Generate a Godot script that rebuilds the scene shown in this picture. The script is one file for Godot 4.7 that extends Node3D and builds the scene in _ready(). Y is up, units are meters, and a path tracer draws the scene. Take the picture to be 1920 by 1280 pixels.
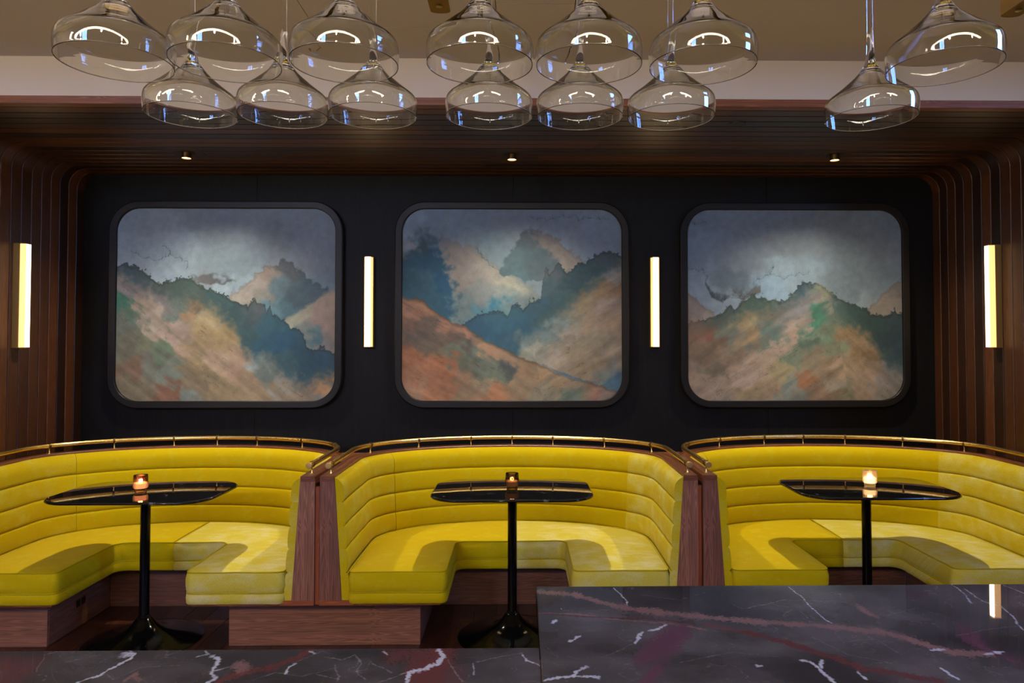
extends Node3D
# An alcove of three yellow velvet booths under a walnut slat canopy, seen across a marble bar with hanging stemware.

const PITCH := 1.8167          # distance between booth centres
const CAP_Y := 0.8524          # top of the walnut cap rail
const HALF := 0.8625           # half width of a booth along the middle of its cap
const BEND_Z := 0.63           # where the straight sides turn into the curved back
const BEND_B := 0.52           # depth of the curved back
const SOFFIT := 2.551
const CEIL := 2.768
const HIGH := 4.3             # ceiling over the bar, behind the camera's upper edge
const FRONT := 1.352           # front plane of the alcove
const SIDE := 2.718

var M := {}
var used := {}
var rng := RandomNumberGenerator.new()


func _ready() -> void:
	rng.seed = 41
	setup_camera()
	setup_sky()
	make_materials()
	build_room()
	build_alcove()
	build_lamps_of_the_bar()
	build_booths()
	build_tables()
	build_paintings()
	build_sconces()
	build_downlights()
	build_bar()
	build_rack_and_glasses()
	build_candles()
	build_small_things()


# ---------------------------------------------------------------- camera, sky

func setup_camera() -> void:
	var cam := Camera3D.new()
	cam.name = "camera"
	add_child(cam)
	cam.position = Vector3(0.0472, 1.48, 4.5423)
	cam.rotation = Vector3(0.0265, -0.0156, 0.0)
	cam.projection = Camera3D.PROJECTION_FRUSTUM
	cam.near = 0.05
	cam.far = 60.0
	cam.size = 0.05 * 1280.0 / 1333.0
	cam.frustum_offset = Vector2(-35.2 / 1333.0, -32.2 / 1333.0) * 0.05
	cam.current = true


func setup_sky() -> void:
	var we := WorldEnvironment.new()
	we.name = "environment"
	var e := Environment.new()
	var sky := Sky.new()
	var pm := ProceduralSkyMaterial.new()
	pm.sky_top_color = Color(0.36, 0.56, 0.95)
	pm.sky_horizon_color = Color(0.62, 0.76, 0.98)
	pm.ground_bottom_color = Color(0.2, 0.22, 0.26)
	pm.ground_horizon_color = Color(0.5, 0.6, 0.75)
	pm.sky_energy_multiplier = SKY_ENERGY
	pm.ground_energy_multiplier = SKY_ENERGY * 0.6
	sky.sky_material = pm
	e.background_mode = Environment.BG_SKY
	e.sky = sky
	e.tonemap_mode = Environment.TONE_MAPPER_LINEAR
	e.tonemap_exposure = EXPOSURE
	e.sdfgi_enabled = true
	e.ssao_enabled = true
	e.ssil_enabled = true
	we.environment = e
	add_child(we)

const SKY_ENERGY := 6.0
const EXPOSURE := 1.0
const SPOT_E := 3.2
const SPOT_COLOR := Color(1.0, 0.95, 0.83)
const LED_E := 1.1
const LED_COLOR := Color(1.0, 0.94, 0.86)


# ---------------------------------------------------------------- nodes

func numbered(n: String) -> String:
	used[n] = used.get(n, -1) + 1
	return n if used[n] == 0 else "%s_%03d" % [n, used[n]]


func thing(called: String, label: String, category: String, at := Vector3.ZERO, group := "") -> Node3D:
	var o := Node3D.new()
	o.name = numbered(called)
	add_child(o)
	o.position = at
	tag(o, label, category, group)
	return o


func tag(o: Node3D, label: String, category: String, group := "") -> void:
	o.set_meta("label", label)
	o.set_meta("category", category)
	if group != "":
		o.set_meta("group", group)


func setting(called: String, label := "") -> Node3D:
	var o := Node3D.new()
	o.name = called
	add_child(o)
	o.set_meta("kind", "structure")
	if label != "":
		o.set_meta("label", label)
	return o


func part(called: String, mesh: Mesh, mat: Material, parent: Node, at := Vector3.ZERO) -> MeshInstance3D:
	var o := MeshInstance3D.new()
	o.mesh = mesh
	o.material_override = mat
	o.name = called
	o.cast_shadow = GeometryInstance3D.SHADOW_CASTING_SETTING_ON
	parent.add_child(o, true)
	o.position = at
	return o


func copy(o: Node3D, at: Vector3, label: String, base_name: String) -> Node3D:
	var c: Node3D = o.duplicate()
	c.name = numbered(base_name)
	add_child(c)
	c.position = at
	c.set_meta("label", label)
	return c


# ---------------------------------------------------------------- mesh tools

func begin() -> SurfaceTool:
	var st := SurfaceTool.new()
	st.begin(Mesh.PRIMITIVE_TRIANGLES)
	return st


func done(st: SurfaceTool, tangents := false) -> ArrayMesh:
	st.generate_normals()
	if tangents:
		st.generate_tangents()
	return st.commit()


func put(st: SurfaceTool, p: Vector3, uv: Vector2) -> void:
	st.set_uv(uv)
	st.add_vertex(p)


# a triangle whose front looks along 'out'
func tri(st: SurfaceTool, a: Vector3, b: Vector3, c: Vector3, ua: Vector2, ub: Vector2, uc: Vector2, out: Vector3) -> void:
	if (a - c).cross(a - b).dot(out) >= 0.0:
		put(st, a, ua); put(st, b, ub); put(st, c, uc)
	else:
		put(st, a, ua); put(st, c, uc); put(st, b, ub)


func quad(st: SurfaceTool, p: Array, uv: Array, out: Vector3) -> void:
	tri(st, p[0], p[1], p[2], uv[0], uv[1], uv[2], out)
	tri(st, p[0], p[2], p[3], uv[0], uv[2], uv[3], out)


# texture place of a point on a face: u runs along the grain axis, in metres
func grain_uv(p: Vector3, n: Vector3, grain: int, off: Vector2) -> Vector2:
	var along := p[grain]
	var a := (grain + 1) % 3
	var b := (grain + 2) % 3
	var across := p[a]
	if absf(n[grain]) > 0.8:
		along = p[b]
	elif absf(n[a]) > absf(n[b]):
		across = p[b] + 0.37
	return Vector2(along, across) + off


# box with chamfered edges, from lo to hi
func add_box(st: SurfaceTool, lo: Vector3, hi: Vector3, bevel := 0.0, grain := 0, off := Vector2.ZERO) -> void:
	st.set_smooth_group(-1)
	var c := (lo + hi) * 0.5
	var h := (hi - lo) * 0.5
	var b := minf(bevel, minf(h.x, minf(h.y, h.z)) * 0.9)
	for ax in 3:
		for s in [-1.0, 1.0]:
			var n := Vector3.ZERO
			n[ax] = s
			var a1 := (ax + 1) % 3
			var a2 := (ax + 2) % 3
			var ps := []
			var us := []
			for k in [[-1, -1], [1, -1], [1, 1], [-1, 1]]:
				var p := Vector3.ZERO
				p[ax] = s * h[ax]
				p[a1] = k[0] * (h[a1] - b)
				p[a2] = k[1] * (h[a2] - b)
				ps.append(c + p)
				us.append(grain_uv(c + p, n, grain, off))
			quad(st, ps, us, n)
	if b <= 0.0:
		return
	for ax in 3:
		var a1 := (ax + 1) % 3
		var a2 := (ax + 2) % 3
		for s1 in [-1.0, 1.0]:
			for s2 in [-1.0, 1.0]:
				var n := Vector3.ZERO
				n[a1] = s1
				n[a2] = s2
				var ps := []
				var us := []
				for k in [[-1, 0], [1, 0], [1, 1], [-1, 1]]:
					var p := Vector3.ZERO
					p[ax] = k[0] * (h[ax] - b)
					p[a1] = s1 * (h[a1] - (b if k[1] == 1 else 0.0))
					p[a2] = s2 * (h[a2] - (0.0 if k[1] == 1 else b))
					ps.append(c + p)
					us.append(grain_uv(c + p, n, grain, off))
				quad(st, ps, us, n)
	for sx in [-1.0, 1.0]:
		for sy in [-1.0, 1.0]:
			for sz in [-1.0, 1.0]:
				var s := Vector3(sx, sy, sz)
				var pa := c + s * Vector3(h.x, h.y - b, h.z - b)
				var pb := c + s * Vector3(h.x - b, h.y, h.z - b)
				var pc := c + s * Vector3(h.x - b, h.y - b, h.z)
				tri(st, pa, pb, pc, grain_uv(pa, s, grain, off), grain_uv(pb, s, grain, off), grain_uv(pc, s, grain, off), s)


func box_mesh(lo: Vector3, hi: Vector3, bevel := 0.0, grain := 0, off := Vector2.ZERO) -> ArrayMesh:
	var st := begin()
	add_box(st, lo, hi, bevel, grain, off)
	return done(st)


# rows of points joined into a skin; groups[k] is the smooth group of the strip between column k and k+1
func add_grid(st: SurfaceTool, rows: Array, uvs: Array, groups: Array, flip := false) -> void:
	for r in rows.size() - 1:
		var a: PackedVector3Array = rows[r]
		var b: PackedVector3Array = rows[r + 1]
		var ua: PackedVector2Array = uvs[r]
		var ub: PackedVector2Array = uvs[r + 1]
		for k in a.size() - 1:
			st.set_smooth_group(groups[k] if groups.size() > 0 else 0)
			if flip:
				put(st, a[k], ua[k]); put(st, b[k], ub[k]); put(st, b[k + 1], ub[k + 1])
				put(st, a[k], ua[k]); put(st, b[k + 1], ub[k + 1]); put(st, a[k + 1], ua[k + 1])
			else:
				put(st, a[k], ua[k]); put(st, b[k + 1], ub[k + 1]); put(st, b[k], ub[k])
				put(st, a[k], ua[k]); put(st, a[k + 1], ua[k + 1]); put(st, b[k + 1], ub[k + 1])


# profile (radius, height) turned about the y axis; listed from the bottom of the outside upwards it faces outwards
func add_lathe(st: SurfaceTool, prof: Array, segs: int, crease := 35.0, ribs := 0, rib_depth := 0.0, rib_lo := 0.0, rib_hi := 0.0, smooth_base := 0) -> void:
	var groups := []
	var g := 1 + smooth_base
	for k in prof.size() - 1:
		if k > 0:
			var d0: Vector2 = (prof[k] - prof[k - 1]).normalized()
			var d1: Vector2 = (prof[k + 1] - prof[k]).normalized()
			if absf(rad_to_deg(d0.angle_to(d1))) > crease:
				g += 1
		groups.append(g)
	var rows := []
	var uvs := []
	for s in segs + 1:
		var a := TAU * float(s % segs) / segs
		var row := PackedVector3Array()
		var uv := PackedVector2Array()
		for p: Vector2 in prof:
			var r := p.x
			if ribs > 0 and p.y >= rib_lo and p.y <= rib_hi:
				r += rib_depth * absf(sin(a * ribs * 0.5))
			row.append(Vector3(r * cos(a), p.y, r * sin(a)))
			uv.append(Vector2(float(s) / segs, p.y))
		rows.append(row)
		uvs.append(uv)
	add_grid(st, rows, uvs, groups, true)


func lathe_mesh(prof: Array, segs: int, crease := 35.0) -> ArrayMesh:
	var st := begin()
	add_lathe(st, prof, segs, crease)
	return done(st)


# closed or open profile of (side, up) points carried along a path of [point, side direction]; up is y
func add_sweep(st: SurfaceTool, path: Array, prof: Array, closed := true, capped := true, crease := 35.0, uv_off := Vector2.ZERO) -> void:
	var groups := []
	var g := 1
	var n := prof.size()
	var cols := n + 1 if closed else n
	for k in cols - 1:
		if k > 0:
			var d0: Vector2 = (prof[k % n] - prof[k - 1]).normalized()
			var d1: Vector2 = (prof[(k + 1) % n] - prof[k % n]).normalized()
			if absf(rad_to_deg(d0.angle_to(d1))) > crease:
				g += 1
		groups.append(g)
	var rows := []
	var uvs := []
	var run := 0.0
	for i in path.size():
		if i > 0:
			run += (path[i][0] - path[i - 1][0]).length()
		var row := PackedVector3Array()
		var uv := PackedVector2Array()
		var across := 0.0
		for k in cols:
			var p: Vector2 = prof[k % n]
			if k > 0:
				across += (p - prof[k - 1]).length()
			row.append(path[i][0] + path[i][1] * p.x + Vector3(0, p.y, 0))
			uv.append(Vector2(run, across) + uv_off)
		rows.append(row)
		uvs.append(uv)
	add_grid(st, rows, uvs, groups)
	if capped and closed:
		st.set_smooth_group(-1)
		var poly := PackedVector2Array(prof)
		var ix := Geometry2D.triangulate_polygon(poly)
		for e in [[0, 1], [path.size() - 1, path.size() - 2]]:
			var out: Vector3 = path[e[0]][0] - path[e[1]][0]
			var row: PackedVector3Array = rows[e[0]]
			for t in range(0, ix.size(), 3):
				tri(st, row[ix[t]], row[ix[t + 1]], row[ix[t + 2]], poly[ix[t]] + uv_off, poly[ix[t + 1]] + uv_off, poly[ix[t + 2]] + uv_off, out)


# round tube along points, each with its own radius
func add_tube(st: SurfaceTool, pts: Array, radius: float, segs := 10, capped := true, loop := false) -> void:
	st.set_smooth_group(1)
	var rows := []
	var uvs := []
	var n := pts.size()
	var last := Vector3.ZERO
	var run := 0.0
	for i in (n + 1 if loop else n):
		var p: Vector3 = pts[i % n]
		var t: Vector3
		if loop:
			t = (pts[(i + 1) % n] - pts[(i - 1 + n) % n]).normalized()
		else:
			t = (pts[mini(i + 1, n - 1)] - pts[maxi(i - 1, 0)]).normalized()
		var side := Vector3.UP.cross(t)
		if side.length() < 0.05:
			side = Vector3.RIGHT if last == Vector3.ZERO else last
		side = (side - t * side.dot(t)).normalized()
		last = side
		var up := t.cross(side).normalized()
		if i > 0:
			run += (p - pts[(i - 1) % n]).length()
		var row := PackedVector3Array()
		var uv := PackedVector2Array()
		for k in segs + 1:
			var a := TAU * float(k % segs) / segs
			row.append(p + (side * cos(a) + up * sin(a)) * radius)
			uv.append(Vector2(run, radius * TAU * k / segs))
		rows.append(row)
		uvs.append(uv)
	add_grid(st, rows, uvs, [])
	if capped and not loop:
		st.set_smooth_group(-1)
		for e in [[0, 1], [n - 1, n - 2]]:
			var out: Vector3 = pts[e[0]] - pts[e[1]]
			var row: PackedVector3Array = rows[e[0]]
			for k in segs:
				tri(st, pts[e[0]], row[k], row[k + 1], Vector2.ZERO, Vector2(0.01, 0), Vector2(0.01, 0.01), out)


# flat polygon (x, z) given thickness from y0 to y1, with a small chamfer at the top
func add_slab(st: SurfaceTool, poly: PackedVector2Array, y0: float, y1: float, grain_x := true, off := Vector2.ZERO) -> void:
	st.set_smooth_group(-1)
	var ix := Geometry2D.triangulate_polygon(poly)
	for s in [[y1, Vector3.UP], [y0, Vector3.DOWN]]:
		for t in range(0, ix.size(), 3):
			var v := []
			var u := []
			for k in 3:
				var p: Vector2 = poly[ix[t + k]]
				v.append(Vector3(p.x, s[0], p.y))
				u.append((p if grain_x else Vector2(p.y, p.x)) + off)
			tri(st, v[0], v[1], v[2], u[0], u[1], u[2], s[1])
	var run := 0.0
	var turn := 0.0
	for i in poly.size():
		turn += poly[i].cross(poly[(i + 1) % poly.size()])
	for i in poly.size():
		var a := poly[i]
		var b := poly[(i + 1) % poly.size()]
		var d := b - a
		var out := Vector3(d.y, 0, -d.x) * signf(turn)
		quad(st, [Vector3(a.x, y0, a.y), Vector3(b.x, y0, b.y), Vector3(b.x, y1, b.y), Vector3(a.x, y1, a.y)], [Vector2(run, 0) + off, Vector2(run + d.length(), 0) + off, Vector2(run + d.length(), y1 - y0) + off, Vector2(run, y1 - y0) + off], out)
		run += d.length()


func rounded_rect(hw: float, hh: float, r: float, per := 10) -> PackedVector2Array:
	var o := PackedVector2Array()
	for q in 4:
		var c := Vector2([hw - r, -hw + r, -hw + r, hw - r][q], [hh - r, hh - r, -hh + r, -hh + r][q])
		for k in per + 1:
			var a := PI / 2 * q + PI / 2 * k / per
			o.append(c + Vector2(cos(a), sin(a)) * r)
	return o


# ---------------------------------------------------------------- materials

func noise(seed_: int, freq: float, octaves := 4, kind := FastNoiseLite.TYPE_SIMPLEX_SMOOTH) -> FastNoiseLite:
	var n := FastNoiseLite.new()
	n.seed = seed_
	n.noise_type = kind
	n.frequency = freq
	n.fractal_octaves = octaves
	return n


# grey values 0..255 of a tiling noise, stretched to w x h
func noise_bytes(n: FastNoiseLite, w: int, h: int, sw: int, sh: int) -> PackedByteArray:
	var im := n.get_seamless_image(sw, sh)
	im.resize(w, h, Image.INTERPOLATE_CUBIC)
	im.convert(Image.FORMAT_L8)
	return im.get_data()


func rgb_texture(w: int, h: int, data: PackedByteArray, mips := true) -> ImageTexture:
	var im := Image.create_from_data(w, h, false, Image.FORMAT_RGB8, data)
	if mips:
		im.generate_mipmaps()
	return ImageTexture.create_from_image(im)


# walnut: broad streaks along u, finer lines, short dark pores
func wood_texture(seed_: int, dark: Color, mid: Color, light: Color) -> ImageTexture:
	var w := 512
	var h := 512
	var a := noise_bytes(noise(seed_, 0.012, 2), w, h, 64, 512)
	var b := noise_bytes(noise(seed_ + 1, 0.05, 4), w, h, 12, 512)
	var c := noise_bytes(noise(seed_ + 2, 0.2, 2), w, h, 10, 512)
	var out := PackedByteArray()
	out.resize(w * h * 3)
	for i in w * h:
		var ring := 0.5 + 0.5 * sin(a[i] * 0.21 + b[i] * 0.03)
		var t := clampf(0.22 + 0.46 * ring * ring + (b[i] - 128) / 255.0 * 0.5, 0.0, 1.0)
		var col := dark.lerp(mid, t * 2.0) if t < 0.5 else mid.lerp(light, t * 2.0 - 1.0)
		var pore := 1.0 - clampf((c[i] - 165) / 255.0 * 0.9, 0.0, 0.16)
		out[i * 3] = int(col.r * pore * 255.0)
		out[i * 3 + 1] = int(col.g * pore * 255.0)
		out[i * 3 + 2] = int(col.b * pore * 255.0)
	return rgb_texture(w, h, out)


# velvet pile: strokes and brushed patches where the nap lies the other way
func velvet_texture(seed_: int, nap: Color, brushed: Color, share: float, contrast := 5.0) -> ImageTexture:
	var w := 512
	var h := 512
	var a := noise_bytes(noise(seed_, 0.012, 4), w, h, 512, 512)
	var b := noise_bytes(noise(seed_ + 1, 0.05, 4), w, h, 160, 512)
	var c := noise_bytes(noise(seed_ + 2, 0.35, 2), w, h, 512, 512)
	var out := PackedByteArray()
	out.resize(w * h * 3)
	for i in w * h:
		var t := clampf((a[i] * 0.7 + b[i] * 0.3) / 255.0 * contrast - (1.0 - share) * contrast + 0.0, 0.0, 1.0)
		var g := 1.0 + (c[i] - 128) / 255.0 * 0.16
		var col := nap.lerp(brushed, t)
		out[i * 3] = int(minf(col.r * g, 1.0) * 255.0)
		out[i * 3 + 1] = int(minf(col.g * g, 1.0) * 255.0)
		out[i * 3 + 2] = int(minf(col.b * g, 1.0) * 255.0)
	# a few spots where the pile has been crushed: bundles of short pale strokes
	var r := RandomNumberGenerator.new()
	r.seed = seed_
	for spot in 2:
		var ox := r.randf_range(60.0, 450.0)
		var oy := r.randf_range(60.0, 450.0)
		for k in 26:
			var x := int(ox + r.randf_range(-34.0, 34.0))
			var y := int(oy + r.randf_range(-9.0, 9.0))
			for t in r.randi_range(4, 13):
				var i := ((y + t) * w + x + t / 4) * 3
				for c3 in 3:
					out[i + c3] = int(lerpf(out[i + c3], [214.0, 204.0, 120.0][c3], 0.22))
	return rgb_texture(w, h, out)


func plain(color: Color, roughness := 0.6, metallic := 0.0, specular := 0.5) -> StandardMaterial3D:
	var m := StandardMaterial3D.new()
	m.albedo_color = color
	m.roughness = roughness
	m.metallic = metallic
	m.metallic_specular = specular
	return m


func textured(t: Texture2D, scale: Vector2, roughness: float, tint := Color.WHITE) -> StandardMaterial3D:
	var m := StandardMaterial3D.new()
	m.albedo_texture = t
	m.albedo_color = tint
	m.uv1_scale = Vector3(scale.x, scale.y, 1)
	m.roughness = roughness
	m.texture_filter = BaseMaterial3D.TEXTURE_FILTER_LINEAR_WITH_MIPMAPS
	return m


func glow(color: Color, energy: float) -> StandardMaterial3D:
	var m := plain(color, 0.5)
	m.emission_enabled = true
	m.emission = color
	m.emission_energy_multiplier = energy
	return m


func make_materials() -> void:
	var walnut_a := wood_texture(11, Color(0.36, 0.25, 0.20), Color(0.50, 0.355, 0.29), Color(0.58, 0.425, 0.355))
	var walnut_b := wood_texture(29, Color(0.33, 0.20, 0.125), Color(0.48, 0.305, 0.195), Color(0.57, 0.385, 0.265))
	var floor_wood := wood_texture(47, Color(0.17, 0.09, 0.06), Color(0.27, 0.145, 0.09), Color(0.36, 0.2, 0.125))
	# walnut veneer of the booths
	M.veneer = textured(walnut_a, Vector2(0.9, 3.0), 0.42, Color(1.14, 1.06, 0.99))
	M.veneer_b = textured(walnut_a, Vector2(0.9, 2.6), 0.42, Color(1.0, 0.91, 0.86))
	M.board = textured(walnut_b, Vector2(1.0, 3.0), 0.38, Color(1.25, 1.05, 0.95))
	M.cap = textured(walnut_b, Vector2(0.9, 2.4), 0.38, Color(1.0, 0.93, 0.90))
	# slats differ from board to board
	M.slats = []
	for k in 6:
		var tint: Color = [Color(0.64, 0.59, 0.52), Color(0.45, 0.41, 0.38), Color(0.56, 0.51, 0.45), Color(0.76, 0.69, 0.59), Color(0.39, 0.355, 0.34), Color(0.61, 0.55, 0.47)][k]
		var m := textured(walnut_b, Vector2(0.8, 3.5), 0.42, tint)
		m.uv1_offset = Vector3(0.17 * k, 0.29 * k, 0)
		M.slats.append(m)
	M.trim = textured(walnut_b, Vector2(0.8, 3.0), 0.45, Color(1.05, 0.95, 0.9))
	M.floors = []
	for k in 4:
		var m := textured(floor_wood, Vector2(0.8, 2.6), 0.36, [Color(1, 0.95, 0.9), Color(0.8, 0.76, 0.74), Color(1.12, 1.02, 0.95), Color(0.9, 0.85, 0.82)][k])
		m.uv1_offset = Vector3(0.31 * k, 0.23 * k, 0)
		M.floors.append(m)
	M.gap = plain(Color(0.03, 0.02, 0.018), 0.8)
	# velvet
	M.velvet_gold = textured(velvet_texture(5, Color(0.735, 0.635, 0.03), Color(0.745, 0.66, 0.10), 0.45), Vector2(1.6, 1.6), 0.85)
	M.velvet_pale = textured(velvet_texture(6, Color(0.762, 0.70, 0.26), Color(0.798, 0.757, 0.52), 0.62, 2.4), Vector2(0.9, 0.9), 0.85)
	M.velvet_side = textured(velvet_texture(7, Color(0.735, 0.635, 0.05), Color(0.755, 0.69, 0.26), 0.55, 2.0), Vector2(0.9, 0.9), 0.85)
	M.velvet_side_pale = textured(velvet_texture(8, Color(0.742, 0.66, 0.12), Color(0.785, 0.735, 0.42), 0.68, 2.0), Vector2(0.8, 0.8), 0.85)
	for k in ["velvet_gold", "velvet_pale", "velvet_side", "velvet_side_pale"]:
		var m: StandardMaterial3D = M[k]
		m.rim_enabled = true
		m.rim = 0.05
		m.rim_tint = 0.5
		m.metallic_specular = 0.15
	M.piping = plain(Color(0.70, 0.62, 0.08), 0.8, 0.0, 0.2)
	M.brass = plain(Color(0.90, 0.76, 0.48), 0.27, 1.0)
	M.brass_dark = plain(Color(0.42, 0.33, 0.20), 0.35, 1.0)
	M.brass_satin = plain(Color(0.72, 0.60, 0.38), 0.5, 1.0)
	M.steel = plain(Color(0.75, 0.7, 0.62), 0.3, 1.0)
	# painted surfaces
	var black_wood := wood_texture(61, Color(0.066, 0.064, 0.064), Color(0.09, 0.087, 0.086), Color(0.115, 0.11, 0.108))
	M.wall_black = textured(black_wood, Vector2(0.7, 5.0), 0.5)
	M.wall_black.metallic_specular = 0.22
	M.frame = textured(black_wood, Vector2(1.5, 6.0), 0.42, Color(1.05, 1.0, 0.97))
	M.frame.metallic_specular = 0.3
	M.fascia = plain(Color(0.77, 0.715, 0.65), 0.8)
	M.ceiling = plain(Color(0.84, 0.79, 0.735), 0.85)
	M.room_wall = plain(Color(0.60, 0.54, 0.48), 0.85)
	M.black_gloss = plain(Color(0.03, 0.03, 0.032), 0.12, 0.0, 0.32)
	M.black_matt = plain(Color(0.02, 0.02, 0.02), 0.5)
	M.lens = glow(Color(1.0, 0.91, 0.80), 4.5)
	M.lens_edge = glow(Color(1.0, 0.76, 0.47), 1.5)
	M.down_lens = glow(Color(1.0, 0.80, 0.50), 12.0)
	M.led = glow(LED_COLOR, 22.0)
	# glass of the stemware: solid, with real wall thickness
	var g := plain(Color(0.985, 0.995, 0.99, 0.0), 0.0)
	g.transparency = BaseMaterial3D.TRANSPARENCY_ALPHA
	g.refraction_enabled = true
	g.refraction_scale = 0.05
	M.glass = g
	var pane := plain(Color(0.9, 0.95, 1.0, 0.06), 0.0)
	pane.transparency = BaseMaterial3D.TRANSPARENCY_ALPHA
	M.pane = pane
	M.marble = textured(marble_texture(), Vector2(1.0 / 2.2, 1.0 / 0.62), 0.02)
	M.marble.uv1_offset = Vector3(1.0 / 2.2, -3.1 / 0.62, 0)
	M.table_stone = textured(table_texture(), Vector2(1.1, 1.1), 0.025)


# black stone with short white flecks and hairlines
func table_texture() -> ImageTexture:
	var w := 512
	var a := noise_bytes(noise(81, 0.01, 3), w, w, w, w)
	var b := noise_bytes(noise(82, 0.03, 4), w, w, w, 200)
	var c := noise_bytes(noise(83, 0.02, 2), w, w, w, w)
	var out := PackedByteArray()
	out.resize(w * w * 3)
	for i in w * w:
		var vein := clampf(1.0 - absf(b[i] - 128.0) / 3.0, 0.0, 1.0) * clampf((a[i] - 150) / 40.0, 0.0, 1.0)
		var fleck := clampf((c[i] - 222) / 12.0, 0.0, 1.0)
		var v := clampf(0.055 + 0.02 * (a[i] / 255.0) + 0.4 * vein + 0.3 * fleck, 0.0, 1.0)
		out[i * 3] = int(v * 250.0)
		out[i * 3 + 1] = int(v * 250.0)
		out[i * 3 + 2] = int(v * 255.0)
	return rgb_texture(w, w, out)


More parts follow.
